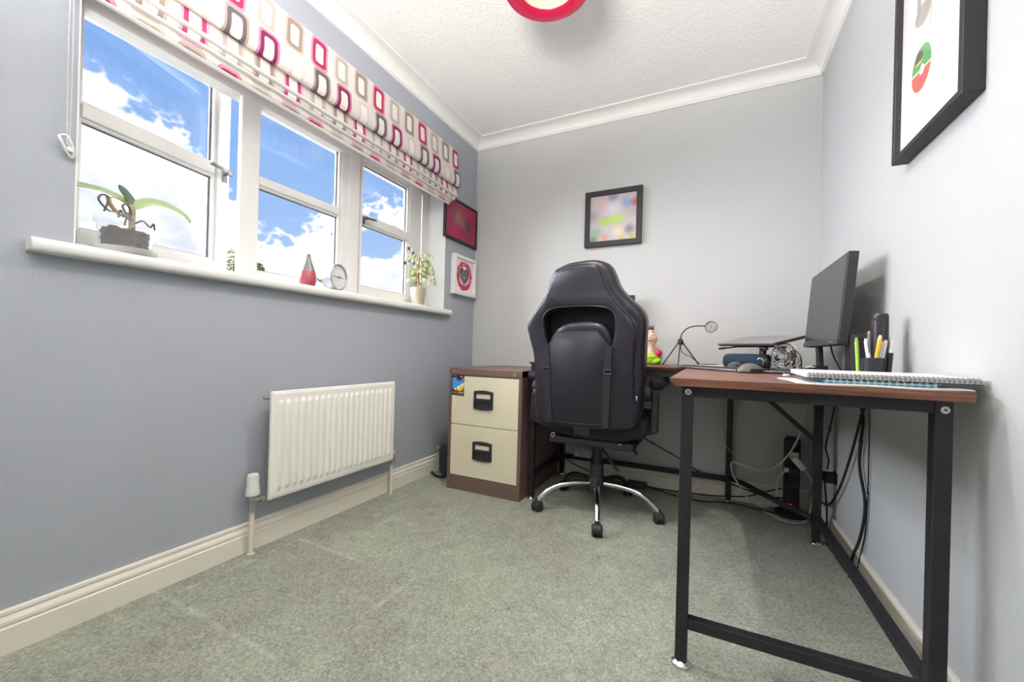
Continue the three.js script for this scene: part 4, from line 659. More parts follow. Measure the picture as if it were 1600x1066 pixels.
// squeaky desk toy: long-necked head in a lime green ring
{
  const t = thing('desk_toy', 'novelty rubber desk toy with a long-necked head, lime green base and pink ball', 'toy', [1.284, DT, 0.120]); t.scale.set(1.06, 1.13, 1.06);
  M.skin = std({ color: C(0.72, 0.50, 0.40), roughness: 0.55 }); M.lime = std({ color: C(0.36, 0.58, 0.03), roughness: 0.45 });
  const txt = canvasTex(512, 64, (x, w, h) => { x.fillStyle = '#8fc31a'; x.fillRect(0, 0, w, h); x.strokeStyle = '#4d7414'; x.lineWidth = 5; for (let i = 0; i < 22; i++) { const a = 10 + i * 23; x.beginPath(); x.moveTo(a, 16); x.lineTo(a, 48); if (i % 3) { x.moveTo(a, 18); x.lineTo(a + 12, 18); x.moveTo(a, 32); x.lineTo(a + 10, 32); } else { x.arc(a + 3, 32, 12, -1.5, 1.5); } x.stroke(); } });
  const b = part(t, 'base', lathe([[0, 0.002], [0.045, 0.002], [0.052, 0.008], [0.0565, 0.022], [0.055, 0.040], [0.049, 0.052], [0.038, 0.057], [0.024, 0.058], [0.022, 0.054], [0, 0.054]], 48), M.lime, 'lime green base');
  part(b, 'lettering', lathe([[0.0567, 0.024], [0.0566, 0.030], [0.0553, 0.040]], 48), std({ map: txt, roughness: 0.5 }), 'raised illegible lettering');
  part(t, 'underside', cyl(0.044, 0.044, 0.003, 0, 0.0015, 0, 36), M.blackMatte);
  // head and neck as one body
  const prof = [[0.0, 0.040], [0.0215, 0.042], [0.0195, 0.060], [0.0170, 0.080], [0.0175, 0.094], [0.024, 0.106], [0.0335, 0.120], [0.0370, 0.136], [0.0345, 0.154], [0.026, 0.168], [0.014, 0.1755], [0, 0.178]];
  const head = lathe(prof, 40); warp(head, (v) => { if (v.y > 0.09) { const k = sstep(0.09, 0.13, v.y); v.x += -0.006 * k; v.x *= 1 + 0.04 * k; if (v.z > 0) v.z *= 1 - 0.12 * k; } });
  const H = part(t, 'figure_head', head, M.skin, 'pale pink head and neck');
  part(H, 'ear', [new THREE.SphereGeometry(0.0105, 16, 12).scale(0.8, 1.1, 0.5).translate(0.036, 0.136, 0.004)], M.skin);
  part(H, 'nose', new THREE.SphereGeometry(0.0052, 14, 10).translate(-0.006, 0.140, 0.033), M.skin);
  part(H, 'eyelid', [new THREE.TorusGeometry(0.0085, 0.0011, 6, 24, Math.PI).rotateZ(Math.PI).translate(-0.016, 0.154, 0.029), new THREE.TorusGeometry(0.0085, 0.0011, 6, 24, Math.PI).rotateZ(Math.PI).translate(0.006, 0.154, 0.029)], M.blackMatte);
  part(H, 'mouth', [new THREE.TorusGeometry(0.014, 0.0012, 6, 30, Math.PI).rotateZ(Math.PI).translate(-0.005, 0.131, 0.030), box(0.005, 0.004, 0.003, -0.004, 0.124, 0.0325, 0.001)], M.blackMatte);
  part(H, 'eyebrow', capTube([[0.0, 0.166, 0.0235], [0.008, 0.167, 0.022], [0.016, 0.162, 0.021]], 0.0014, 12, 6), M.blackMatte);
  const hr = []; for (const [x, z, dx] of [[-0.022, 0.002, -0.006], [-0.015, 0.008, -0.002], [-0.008, 0.004, 0.001], [-0.001, 0.006, 0.003], [0.006, 0.0, 0.007], [-0.012, -0.006, 0], [0.0, -0.006, 0.004]]) hr.push(rod([x, 0.168, z], [x + dx, 0.199, z], 0.0046, 8, 0.001));
  part(H, 'hair', hr, M.blackMatte, 'black hair tuft');
  part(t, 'glove', [new THREE.SphereGeometry(0.0185, 24, 18).translate(0.043, 0.058, 0.028), new THREE.SphereGeometry(0.008, 14, 10).translate(0.028, 0.052, 0.036)], col(0.62, 0.012, 0.10, 0.45), 'pink boxing-glove ball');
  part(t, 'flipper', warp(new THREE.SphereGeometry(0.018, 20, 14).scale(1.25, 0.75, 0.6), (v) => { v.y += v.x * 0.35; }).translate(0.034, 0.018, 0.048), M.lime);
}
// dark frame standing behind the chair back
{
  const t = thing('photo_frame', 'black photo frame standing on the desk, mostly hidden behind the chair back', 'picture', [1.060, DT, 0.090]); const ink = col(0.008, 0.008, 0.010, 0.6);
  const o = rrect(0.234, 0.408, 0.002, 0, 0.205); o.holes.push(new THREE.Path(rrect(0.190, 0.364, 0.001, 0, 0.205).getPoints(2)));
  const g = new THREE.Group(); g.name = 'front'; g.rotation.x = -0.05; t.add(g);
  part(g, 'frame', extr(o, 0.012, 0.0015, 1), ink); part(g, 'mount', span(-0.094, 0.094, 0.024, 0.386, 0.002, 0.004), M.white, 'white edge of the mount'); part(g, 'photograph', span(-0.088, 0.088, 0.034, 0.376, 0.0042, 0.0052), col(0.03, 0.03, 0.035, 0.4));
  part(t, 'easel_leg', bar([0, 0.30, -0.018], [0, 0.003, -0.060], 0.05, 0.003, 0.0008, [1, 0, 0]), M.blackMatte);
}
// pen pot with pens, tall black tube
{
  const px = 2.006, pz = 1.086;
  const t = thing('pen_pot', 'small round black pen pot standing by the right-hand wall', 'pot', [px, DT, pz]);
  part(t, 'cup', lathe([[0, 0.002], [0.0245, 0.002], [0.0265, 0.004], [0.0265, 0.064], [0.0252, 0.065], [0.0245, 0.063], [0.0240, 0.006], [0, 0.006]], 44), phys({ color: C(0.02, 0.022, 0.03), roughness: 0.25, clearcoat: 0.3 }));
  part(t, 'base_ring', lathe([[0, 0], [0.0255, 0], [0.027, 0.002], [0.0265, 0.005], [0, 0.005]], 44), M.blackPlastic);
  const pen = (name, label, cat, a, b, r, mat, tipMat, tipLen = 0.012, extra) => {
    const g = thing(name, label, cat, [px, DT, pz]); part(g, 'barrel', rod(a, b, r, 14), mat); const A = V(a), B = V(b), d = B.clone().sub(A).normalize(); part(g, 'cap', rod(B.toArray(), B.clone().addScaledVector(d, tipLen).toArray(), r * 0.9, 12, r * 0.55), tipMat); if (extra) extra(g, A, B, d); return g;
  };
  const clip = (mat) => (g, A, B, d) => part(g, 'clip', bar(B.clone().addScaledVector(d, -0.034).add(new THREE.Vector3(0.002, 0, 0.0062)).toArray(), B.clone().add(new THREE.Vector3(0.002, 0, 0.0062)).toArray(), 0.003, 0.0015, 0.0004), mat);
  pen('highlighter', 'lime green highlighter pen leaning left, beside the pen pot', 'pen', [-0.030, 0.022, -0.012], [-0.031, 0.112, -0.028], 0.0048, col(0.30, 0.50, 0.05, 0.4), col(0.3, 0.42, 0.03, 0.5), 0.012, null);
  pen('ballpoint_pen', 'white ballpoint pen with a blue clip leaning left in the pen pot', 'pen', [-0.006, 0.010, 0.010], [-0.020, 0.112, 0.012], 0.0052, col(0.72, 0.73, 0.78, 0.3), col(0.6, 0.62, 0.7, 0.3), 0.008, clip(col(0.05, 0.08, 0.2)));
  pen('pencil', 'brown pencil standing upright at the back of the pen pot', 'pencil', [-0.004, 0.010, -0.012], [-0.006, 0.136, -0.016], 0.0042, col(0.22, 0.16, 0.14, 0.5), col(0.42, 0.34, 0.28, 0.6), 0.006, null);
  pen('ballpoint_pen', 'yellow ballpoint pen with a white end leaning right in the pen pot', 'pen', [-0.004, 0.010, 0.014], [0.009, 0.120, 0.016], 0.0050, col(0.72, 0.46, 0.02, 0.35), col(0.75, 0.72, 0.62, 0.4), 0.009, clip(col(0.72, 0.46, 0.02, 0.35)));
  pen('ballpoint_pen', 'silver ballpoint pen to the right of the yellow pen in the pot', 'pen', [0.006, 0.010, 0.006], [0.016, 0.106, 0.008], 0.0046, col(0.55, 0.56, 0.58, 0.3, { metalness: 0.5 }), M.steel, 0.006, null);
  pen('marker_pen', 'pale pink and white marker pen at the right edge of the pen pot', 'pen', [0.012, 0.010, 0.004], [0.025, 0.112, 0.006], 0.0045, col(0.70, 0.63, 0.64, 0.35), col(0.5, 0.42, 0.42, 0.35), 0.004, null);
  pen('marker_pen', 'white-collared slim tube pen standing just right of the pen pot', 'pen', [0.030, 0.004, 0.010], [0.035, 0.080, 0.010], 0.0060, M.blackGloss, M.white, 0.020, (g, A, B, d) => part(g, 'nozzle', rod([0.036, 0.100, 0.010], [0.037, 0.116, 0.010], 0.0022, 8), M.white));
  const b = thing('black_tube', 'tall round black tube standing behind the pens against the wall', 'tube', [2.026, DT, 1.062]);
  part(b, 'tube_body', [cyl(0.0195, 0.0195, 0.186, 0, 0.094, 0, 36), cyl(0.0195, 0.0165, 0.006, 0, 0.190, 0, 36), cyl(0.021, 0.021, 0.006, 0, 0.003, 0, 36)], phys({ color: C(0.02, 0.019, 0.024), roughness: 0.32 }));
  part(b, 'side_groove', [box(0.003, 0.12, 0.003, -0.0165, 0.12, 0.0095), box(0.002, 0.17, 0.002, 0.002, 0.095, 0.0193)], M.grey); part(b, 'cord_hole', cyl(0.004, 0.004, 0.004, 0, 0, 0, 14).rotateZ(Math.PI / 2).rotateY(0.6).translate(-0.0150, 0.176, 0.0110), M.blackMatte);
  // a scrunch of clear film between speaker and pot
  const r = mulberry(8), f = new THREE.IcosahedronGeometry(0.017, 3); warp(f, (v) => { const k = 0.75 + 0.5 * fbm(v.x * 160, v.y * 160, v.z * 160, 3); v.multiplyScalar(k); v.y = Math.max(v.y + 0.012, 0.001); });
  const w = thing('plastic_wrap', 'crumpled clear plastic wrapper left of the pen pot', 'wrapper', [1.984, DT, 1.046]); part(w, 'film', toCreasedNormals(f, 10 * RAD), phys({ color: C(0.9, 0.92, 0.93), transmission: 0.6, thickness: 0, roughness: 0.12, side: THREE.DoubleSide }));
  part(w, 'twist', rod([0.006, 0.018, 0], [0.012, 0.030, 0.004], 0.003, 8, 0.001), M.white);
  const w2 = thing('plastic_wrap', 'crumpled strip of clear bubble film lying under the far end of the monitor', 'wrapper', [1.965, DT + 0.0105, 0.52], 0.3), f2 = new THREE.IcosahedronGeometry(0.022, 3); warp(f2, (v) => { const k = 0.7 + 0.6 * fbm(v.x * 130, v.y * 130, v.z * 130 + 7, 3); v.multiplyScalar(k); v.y = Math.max(v.y * 0.6 + 0.008, 0.001); v.z *= 1.8; }); part(w2, 'film', toCreasedNormals(f2, 10 * RAD), phys({ color: C(0.9, 0.92, 0.93), transmission: 0.5, thickness: 0, roughness: 0.15, side: THREE.DoubleSide }));
}
// loose black leads lying under the monitor
{
  const t = thing('black_lead', 'tangle of black leads lying on the desk below the monitor', 'cable', [1.96, DT, 0.78]);
  part(t, 'lead', capTube([[-0.06, 0.003, 0.10], [-0.02, 0.004, 0.04], [0.03, 0.010, -0.02], [0.05, 0.005, -0.10], [0.0, 0.020, -0.14], [-0.05, 0.016, -0.08], [-0.03, 0.007, 0.0], [0.03, 0.004, 0.08], [0.06, 0.004, 0.14]], 0.0032, 90, 7), M.blackMatte);
  part(t, 'lead', capTube([[-0.09, 0.004, 0.02], [-0.06, 0.020, -0.04], [-0.01, 0.008, -0.06], [0.02, 0.014, 0.02], [-0.02, 0.006, 0.12], [-0.07, 0.004, 0.16]], 0.0026, 70, 7), M.grey);
  part(t, 'connector', [box(0.018, 0.010, 0.032, 0.01, 0.006, 0.10, 0.003), box(0.012, 0.007, 0.012, 0.012, 0.006, 0.122, 0.001)], M.blackPlastic);
}
// papers and spiral notebooks at the near end
{
  const t = thing('paper_sheets', 'thin stack of loose white papers under the spiral notebooks at the desk end', 'paper', [1.905, DT, 1.350], 0.0);
  const sheet = (w, d, y, c) => warp(new THREE.BoxGeometry(w, 0.0009, d, 24, 1, 8), (v) => { const e = Math.max(0, v.x - w * 0.32) / (w * 0.2); v.y += y + c * e * e + 0.0006 * Math.sin(v.x * 40 + v.z * 20); });
  for (const [w, d, y, dx, dz, r, c] of [[0.297, 0.21, 0.0012, 0.002, 0.006, 0.03, -0.000], [0.297, 0.21, 0.0026, 0.006, 0.0, -0.02, 0.0006], [0.290, 0.20, 0.0038, -0.004, -0.004, 0.01, 0.0004]]) part(t, 'sheet', sheet(w, d, y, c).rotateY(r).translate(dx, 0, dz), M.white);
}
function notebook(name, label, [x, y, z], w, d, th, pitch, turn, cover, edge, coil, rings, ringR, curl) {
  const t = thing(name, label, 'notebook', [x, y, z], turn); const g = new THREE.Group(); g.name = 'block'; g.rotation.x = pitch; t.add(g);
  part(g, 'pages', box(w - 0.004, th - 0.002, d - 0.004, 0, th / 2, -d / 2, 0.0006), edge, 'page block');
  part(g, 'front_cover', box(w, 0.0012, d, 0, th - 0.0003, -d / 2, 0.0005), cover[0]); part(g, 'back_cover', box(w, 0.0016, d, 0, 0.0006, -d / 2, 0.0006), cover[1]);
  const pitchX = (w - 0.014) / (rings - 1), loops = [], holes = [];
  for (let i = 0; i < rings; i++) { const cx = -w / 2 + 0.007 + i * pitchX; for (const s of [-0.0012, 0.0012]) loops.push(new THREE.TorusGeometry(ringR, 0.00062, 5, 16).rotateY(Math.PI / 2).translate(cx + s, th / 2 + 0.0005, -ringR * 0.35)); holes.push(cyl(0.0018, 0.0018, 0.0006, 0, 0, 0, 10).translate(cx, th + 0.0004, -0.0068)); }
  part(g, 'wire_binding', [...loops, rod([-w / 2 + 0.006, th / 2 + 0.0005, ringR * 0.6], [w / 2 - 0.006, th / 2 + 0.0005, ringR * 0.6], 0.0005, 6)], coil, 'wire binding'); part(g, 'punched_holes', holes, M.blackMatte);
  return t;
}
notebook('teal_notebook', 'teal spiral notebook between the loose papers and the white notebook', [1.915, DT + 0.0045, 1.440], 0.195, 0.20, 0.0075, 0.0, 0.02, [col(0.03, 0.20, 0.27, 0.5), col(0.03, 0.16, 0.22, 0.5)], col(0.10, 0.42, 0.52, 0.6), col(0.55, 0.56, 0.58, 0.4), 16, 0.0050);
notebook('spiral_notebook', 'white wire-bound notebook on top of the pile at the near right end of the desk', [1.932, DT + 0.0136, 1.438], 0.292, 0.205, 0.0110, 0.018, 0.0, [col(0.74, 0.73, 0.74, 0.5), col(0.035, 0.035, 0.04, 0.5)], col(0.78, 0.77, 0.77, 0.8), col(0.12, 0.115, 0.12, 0.35), 38, 0.0068);
// ---------- things on the window sill ----------
{
  const t = thing('orchid', 'orchid with three long leaves in a clear pot at the left of the sill', 'plant', [-0.032, SILL, 1.985]);
  M.leaf = phys({ color: C(0.42, 0.52, 0.28), roughness: 0.4, transmission: 0.4, thickness: 0, side: THREE.DoubleSide }); M.clearPot = phys({ color: C(0.94, 0.95, 0.96), transmission: 0.86, thickness: 0, roughness: 0.10, ior: 1.45, side: THREE.DoubleSide });
  part(t, 'saucer', lathe([[0, 0.0], [0.060, 0.0], [0.072, 0.003], [0.0785, 0.016], [0.0805, 0.017], [0.079, 0.018], [0.070, 0.006], [0, 0.004]], 56), M.white, 'white saucer');
  part(t, 'pot', lathe([[0, 0.006], [0.055, 0.006], [0.058, 0.010], [0.066, 0.085], [0.0715, 0.088], [0.073, 0.110], [0.0745, 0.112], [0.072, 0.112]], 56), M.clearPot, 'clear plastic pot');
  // bark chippings seen through the pot
  const r = mulberry(77), chips = []; for (let i = 0; i < 330; i++) { const a = r() * 6.283, s = 0.004 + r() * 0.005, y = i < 140 ? 0.014 + r() * 0.058 : 0.066 + r() * 0.012, lim = 0.054 + 0.008 * y / 0.085 - s * 1.15, rr = i < 140 ? lim - r() * 0.004 : r() * lim; const g = new THREE.DodecahedronGeometry(s, 0).scale(1, 0.5 + r() * 0.5, 0.7 + r() * 0.6).rotateX(r() * 3).rotateY(r() * 6).translate(Math.cos(a) * rr, y, Math.sin(a) * rr); chips.push(g); }
  const bark = part(t, 'bark_chips', [cyl(0.0465, 0.053, 0.060, 0, 0.041, 0, 30), ...chips], std({ color: C(0.075, 0.060, 0.055), roughness: 0.9 }), 'dark bark in the pot'); bark.userData.kind = 'stuff';
  function leaf(pts, w, th, mat) { const c = new THREE.CatmullRomCurve3(pts.map(V)), n = 28, pos = [], idx = [], m = 8; for (let i = 0; i <= n; i++) { const u = i / n, p = c.getPoint(u), tg = c.getTangent(u), side = new THREE.Vector3().crossVectors(tg, new THREE.Vector3(0.60, 0.80, 0)).normalize(), up = new THREE.Vector3().crossVectors(side, tg).normalize(), ww = w * Math.pow(Math.sin(Math.PI * clamp(0.06 + u * 0.94)), 0.55) * (u > 0.97 ? 0.55 : 1); for (let j = 0; j <= m; j++) { const s = j / m * 2 - 1; const q = p.clone().addScaledVector(side, s * ww).addScaledVector(up, 0.16 * ww * Math.abs(s)); pos.push(...q.toArray()); } for (let j = 0; j <= m; j++) { const s = j / m * 2 - 1; const q = p.clone().addScaledVector(side, s * ww).addScaledVector(up, 0.16 * ww * Math.abs(s) - th * (1 - s * s)); pos.push(...q.toArray()); } } const k = 2 * (m + 1); for (let i = 0; i < n; i++) for (let j = 0; j < m; j++) { const a = i * k + j, b = a + 1, d = a + k, e = d + 1; idx.push(a, b, d, b, e, d); const o = m + 1; idx.push(a + o, d + o, b + o, b + o, d + o, e + o); } const g = new THREE.BufferGeometry(); g.setAttribute('position', new THREE.Float32BufferAttribute(pos, 3)); g.setIndex(idx); g.computeVertexNormals(); return part(t, 'leaf', g, mat); }
  leaf([[0.004, 0.150, -0.012], [0.0, 0.168, 0.012], [-0.006, 0.180, 0.045], [-0.012, 0.183, 0.085], [0.0, 0.181, 0.125]], 0.022, 0.007, M.leaf);
  leaf([[0.004, 0.150, -0.012], [0.008, 0.170, -0.035], [0.012, 0.182, -0.065], [0.016, 0.180, -0.105], [0.020, 0.166, -0.140], [0.022, 0.150, -0.162]], 0.026, 0.007, M.leaf);
  leaf([[0.002, 0.148, -0.010], [-0.004, 0.175, -0.008], [-0.012, 0.200, 0.004], [-0.018, 0.218, 0.012]], 0.016, 0.006, M.leafDark = phys({ color: C(0.08, 0.13, 0.07), roughness: 0.45, side: THREE.DoubleSide }));
  part(t, 'stem', [capTube([[0.0, 0.08, -0.014], [0.002, 0.115, -0.013], [0.003, 0.152, -0.012]], 0.0085, 16, 10)], col(0.34, 0.26, 0.18, 0.7)); part(t, 'dry_leaf', leaf2(), col(0.38, 0.25, 0.10, 0.7), 'withered brown leaf'); function leaf2() { return merge([capTube([[0.0, 0.128, -0.006], [0.012, 0.122, 0.022], [0.022, 0.140, 0.044], [0.022, 0.160, 0.050]], 0.0055, 20, 8), capTube([[0.022, 0.160, 0.050], [0.018, 0.165, 0.034], [0.010, 0.163, 0.010]], 0.0022, 16, 6)]); }
  const root = (p) => part(t, 'aerial_root', capTube(p, 0.0027, 40, 7), M.root ??= col(0.10, 0.10, 0.09, 0.7));
  root([[0.006, 0.112, -0.006], [0.024, 0.122, 0.020], [0.036, 0.118, 0.052], [0.046, 0.140, 0.078], [0.044, 0.158, 0.070], [0.040, 0.156, 0.056], [0.042, 0.136, 0.058], [0.046, 0.112, 0.066]]);
  root([[0.004, 0.110, -0.012], [0.018, 0.140, -0.002], [0.026, 0.152, 0.010], [0.030, 0.142, 0.020], [0.034, 0.115, 0.012], [0.046, 0.085, 0.020]]);
  root([[0.006, 0.108, -0.016], [0.020, 0.128, 0.004], [0.028, 0.112, 0.016], [0.036, 0.128, 0.026], [0.040, 0.106, 0.032]]);
  root([[0.004, 0.106, -0.020], [0.024, 0.114, -0.030], [0.052, 0.100, -0.030], [0.060, 0.092, -0.036], [0.058, 0.104, -0.044], [0.052, 0.088, -0.05]]);
}
{
  const t = thing('vase', 'small bulbous bottle vase, rose pink below and grey above', 'vase', [0.004, SILL, 1.386]);
  const gl = (c) => phys({ color: c, roughness: 0.4, clearcoat: 0.25, clearcoatRoughness: 0.2 });
  part(t, 'lower_body', lathe([[0, 0.0], [0.025, 0.0], [0.030, 0.004], [0.0335, 0.022], [0.0335, 0.040], [0.0300, 0.060], [0.0285, 0.065]], 48), gl(C(0.42, 0.075, 0.10)), 'rose pink lower half');
  part(t, 'upper_body', lathe([[0.0285, 0.065], [0.0225, 0.084], [0.0150, 0.104], [0.0100, 0.120], [0.0085, 0.132], [0.0088, 0.137], [0.0075, 0.138], [0.0068, 0.132], [0.0068, 0.10]], 48), gl(C(0.20, 0.195, 0.20)), 'grey neck');
}
{
  const t = thing('alarm_clock', 'round silver clock with a white dial showing a quarter to three', 'clock', [-0.004, SILL, 1.222], 14 * RAD);
  // local +x is the way the dial faces
  const face = canvasTex(512, 512, (x, w) => { x.fillStyle = '#d9d8d8'; x.fillRect(0, 0, w, w); x.translate(256, 256); x.fillStyle = '#8d8c90'; x.font = '44px serif'; x.textAlign = 'center'; x.textBaseline = 'middle'; for (let i = 1; i <= 12; i++) { const a = i / 12 * Math.PI * 2; x.fillText(String(i), Math.sin(a) * 182, -Math.cos(a) * 182); } for (let i = 0; i < 60; i++) { x.save(); x.rotate(i / 60 * Math.PI * 2); x.fillRect(-1, -236, i % 5 ? 2 : 4, i % 5 ? 10 : 16); x.restore(); } });
  const Y = 0.0665, ax = (g) => g.rotateZ(-Math.PI / 2).translate(0, Y, 0);
  part(t, 'case', ax(lathe([[0, -0.050], [0.046, -0.050], [0.056, -0.044], [0.060, -0.030], [0.0605, -0.002], [0.0625, 0.001], [0.063, 0.006], [0.0605, 0.010], [0.0570, 0.0095], [0.0555, 0.006], [0.0548, 0.0015]], 64)), M.silver = std({ color: C(0.40, 0.40, 0.42), metalness: 0.85, roughness: 0.38 }), 'silver case');
  const dial = new THREE.CircleGeometry(0.0552, 64).rotateY(Math.PI / 2).translate(0.002, Y, 0); part(t, 'dial', dial, std({ map: face, roughness: 0.6 }));
  const hand = (deg, len, w, x) => bar([x, Y - Math.cos(deg * RAD) * len * 0.18, Math.sin(deg * RAD) * len * 0.18], [x, Y + Math.cos(deg * RAD) * len, -Math.sin(deg * RAD) * len], w, 0.0008, 0, [1, 0, 0]);
  part(t, 'hour_hand', hand(84, 0.030, 0.0030, 0.0040), M.blackMatte); part(t, 'minute_hand', hand(272, 0.040, 0.0020, 0.0050), M.blackMatte); part(t, 'alarm_hand', hand(38, 0.018, 0.0012, 0.0034), M.grey); part(t, 'spindle', ax(cyl(0.0028, 0.0028, 0.006, 0, 0.004, 0, 16)), M.blackMatte);
  part(t, 'handle', tube([[-0.02, Y + 0.058, 0.012], [-0.02, Y + 0.070, 0.010], [-0.02, Y + 0.074, 0], [-0.02, Y + 0.070, -0.010], [-0.02, Y + 0.058, -0.012]], 0.0016, 24, 7), M.chrome);
  part(t, 'foot', [cyl(0.003, 0.004, 0.012, -0.012, 0.006, 0.028, 12), cyl(0.003, 0.004, 0.012, -0.012, 0.006, -0.028, 12)], M.chrome);
}
{
  const t = thing('weeping_fig', 'bushy little fig plant with pale green leaves in a brushed metal pot', 'plant', [-0.024, SILL, 0.610]);
  part(t, 'pot', lathe([[0, 0], [0.034, 0], [0.036, 0.002], [0.0475, 0.104], [0.0490, 0.106], [0.0478, 0.107], [0.0462, 0.104], [0.045, 0.088], [0, 0.086]], 56), std({ color: C(0.60, 0.55, 0.42), metalness: 0.75, roughness: 0.38, bumpMap: rep(leatherBump, 5), bumpScale: 0.0006 }), 'brushed pale gold metal pot');
  part(t, 'soil', cyl(0.044, 0.045, 0.006, 0, 0.086, 0, 30), col(0.05, 0.035, 0.028, 0.95));
  const r = mulberry(404); const st = col(0.36, 0.17, 0.13, 0.7);
  part(t, 'trunk', [capTube([[0.004, 0.086, 0.002], [0.003, 0.13, 0.0], [-0.002, 0.20, 0.004], [0.002, 0.29, 0.0]], 0.0035, 24, 8), capTube([[-0.006, 0.086, -0.004], [-0.008, 0.14, -0.008], [-0.004, 0.22, -0.014], [-0.010, 0.31, -0.018]], 0.0028, 24, 8), capTube([[0.008, 0.086, 0.008], [0.011, 0.13, 0.012], [0.006, 0.2, 0.022], [0.004, 0.28, 0.03]], 0.0028, 24, 8)], st, 'reddish stems');
  const lg = (() => { const n = 8, pos = [], idx = []; for (let i = 0; i <= n; i++) { const u = i / n, w = Math.sin(Math.PI * Math.pow(u, 0.75)) * 0.30; pos.push(u, -0.25 * u * u, -w, u, -0.25 * u * u - 0.06 * Math.sin(Math.PI * u), 0, u, -0.25 * u * u, w); } for (let i = 0; i < n; i++) for (let j = 0; j < 2; j++) { const a = i * 3 + j; idx.push(a, a + 1, a + 3, a + 1, a + 4, a + 3); } const g = new THREE.BufferGeometry(); g.setAttribute('position', new THREE.Float32BufferAttribute(pos, 3)); g.setIndex(idx); g.computeVertexNormals(); return g; })();
  const mats = [C(0.36, 0.44, 0.14), C(0.50, 0.54, 0.26), C(0.24, 0.36, 0.10), C(0.58, 0.58, 0.36)].map((c) => phys({ color: c, roughness: 0.45, transmission: 0.3, thickness: 0, side: THREE.DoubleSide })), dk = phys({ color: C(0.05, 0.09, 0.05), roughness: 0.5, side: THREE.DoubleSide });
  const twigs = []; let n = 0;
  const put = (x, y, z, a, el, s, m) => { const o = new THREE.Mesh(lg, m); o.name = 'leaf' + (n ? '_' + String(n).padStart(3, '0') : ''); n++; o.position.set(x, y, z); o.rotation.set(r() * 0.8 - 0.4, a, el, 'YXZ'); o.scale.setScalar(s); o.castShadow = o.receiveShadow = true; t.add(o); };
  for (let b = 0; b < 27; b++) {
    const y0 = 0.14 + r() * 0.16, a = r() * 6.283, L = 0.035 + r() * 0.06, up = 0.35 + r() * 0.8, p = [[0, y0, 0]]; const k = (u) => [Math.cos(a) * L * u * 0.75, y0 + up * L * u - 0.7 * L * u * u, Math.sin(a) * L * u * 1.15];
    p.push(k(0.35), k(0.7), k(1.0)); twigs.push(tube(p, 0.0009, 10, 5)); for (let i = 0; i < 6; i++) { const u = 0.35 + 0.65 * i / 5, q = k(u); put(q[0], q[1], q[2], -a + (i % 2 ? 0.9 : -0.9) + (r() - 0.5) * 0.6, -0.5 - r() * 0.7, 0.021 + r() * 0.011, mats[Math.floor(r() * 4)]); }
  }
  // one drooping spray to the right, one reaching left across the pane
  const spray = (pts, mat, cnt) => { const c = new THREE.CatmullRomCurve3(pts.map(V)); twigs.push(new THREE.TubeGeometry(c, 20, 0.0009, 5)); for (let i = 0; i < cnt; i++) { const q = c.getPoint(0.25 + 0.75 * i / (cnt - 1)); put(q.x, q.y, q.z, (i % 2 ? 0.6 : 2.4) + r(), -0.7 - r() * 0.5, 0.022 + r() * 0.008, mat ?? mats[Math.floor(r() * 4)]); } };
  spray([[0, 0.25, 0], [0.02, 0.29, -0.05], [0.03, 0.27, -0.085], [0.035, 0.21, -0.11], [0.035, 0.15, -0.13]], null, 14); spray([[0, 0.24, 0], [0.015, 0.27, -0.06], [0.02, 0.23, -0.095], [0.02, 0.17, -0.105]], null, 10);
  spray([[0, 0.24, 0.0], [-0.01, 0.272, 0.05], [-0.015, 0.262, 0.085], [-0.02, 0.25, 0.105]], dk, 6); spray([[0, 0.28, 0.0], [-0.01, 0.335, 0.05], [-0.015, 0.345, 0.075], [-0.02, 0.338, 0.095]], dk, 4);
  part(t, 'twigs', twigs, st);
}
// ---------- tree tops a few metres outside, just over the sill ----------
{
  const tree = (label, x, y, z, rad, seed, cols) => {
    const t = thing('tree', label, 'tree', [x, -3, z]), r = mulberry(seed), g = [], h = y + 3;
    for (let i = 0; i < 260; i++) { const a = r() * 6.283, e = Math.acos(2 * r() - 1), k = rad * (0.35 + 0.65 * Math.cbrt(r())); const p = new THREE.PlaneGeometry(0.055, 0.04); p.rotateX(r() * 6).rotateY(r() * 6).translate(Math.sin(e) * Math.cos(a) * k, h - rad * 0.6 + Math.cos(e) * k * 1.25, Math.sin(e) * Math.sin(a) * k); g.push(p); }
    const f = part(t, 'foliage', g, phys({ color: cols, roughness: 0.6, transmission: 0.3, thickness: 0, side: THREE.DoubleSide })); f.userData.kind = 'stuff';
    part(t, 'trunk', [rod([0, 0, 0], [0, h - rad * 0.6, 0], 0.06, 8, 0.015), rod([0, h - rad * 1.4, 0], [0.08, h, 0.05], 0.012, 6, 0.004)], col(0.12, 0.09, 0.06, 0.9));
  };
  tree('yellow-green tree top showing through the gap beside the open casement', -9.0, 2.93, -3.34, 0.30, 1, C(0.30, 0.30, 0.07));
  tree('small olive tree top low in the left of the middle pane', -9.0, 2.80, -3.93, 0.17, 2, C(0.16, 0.20, 0.06));
  tree('green tree top just left of the silver clock', -9.0, 2.66, -5.72, 0.22, 3, C(0.10, 0.20, 0.04));
}
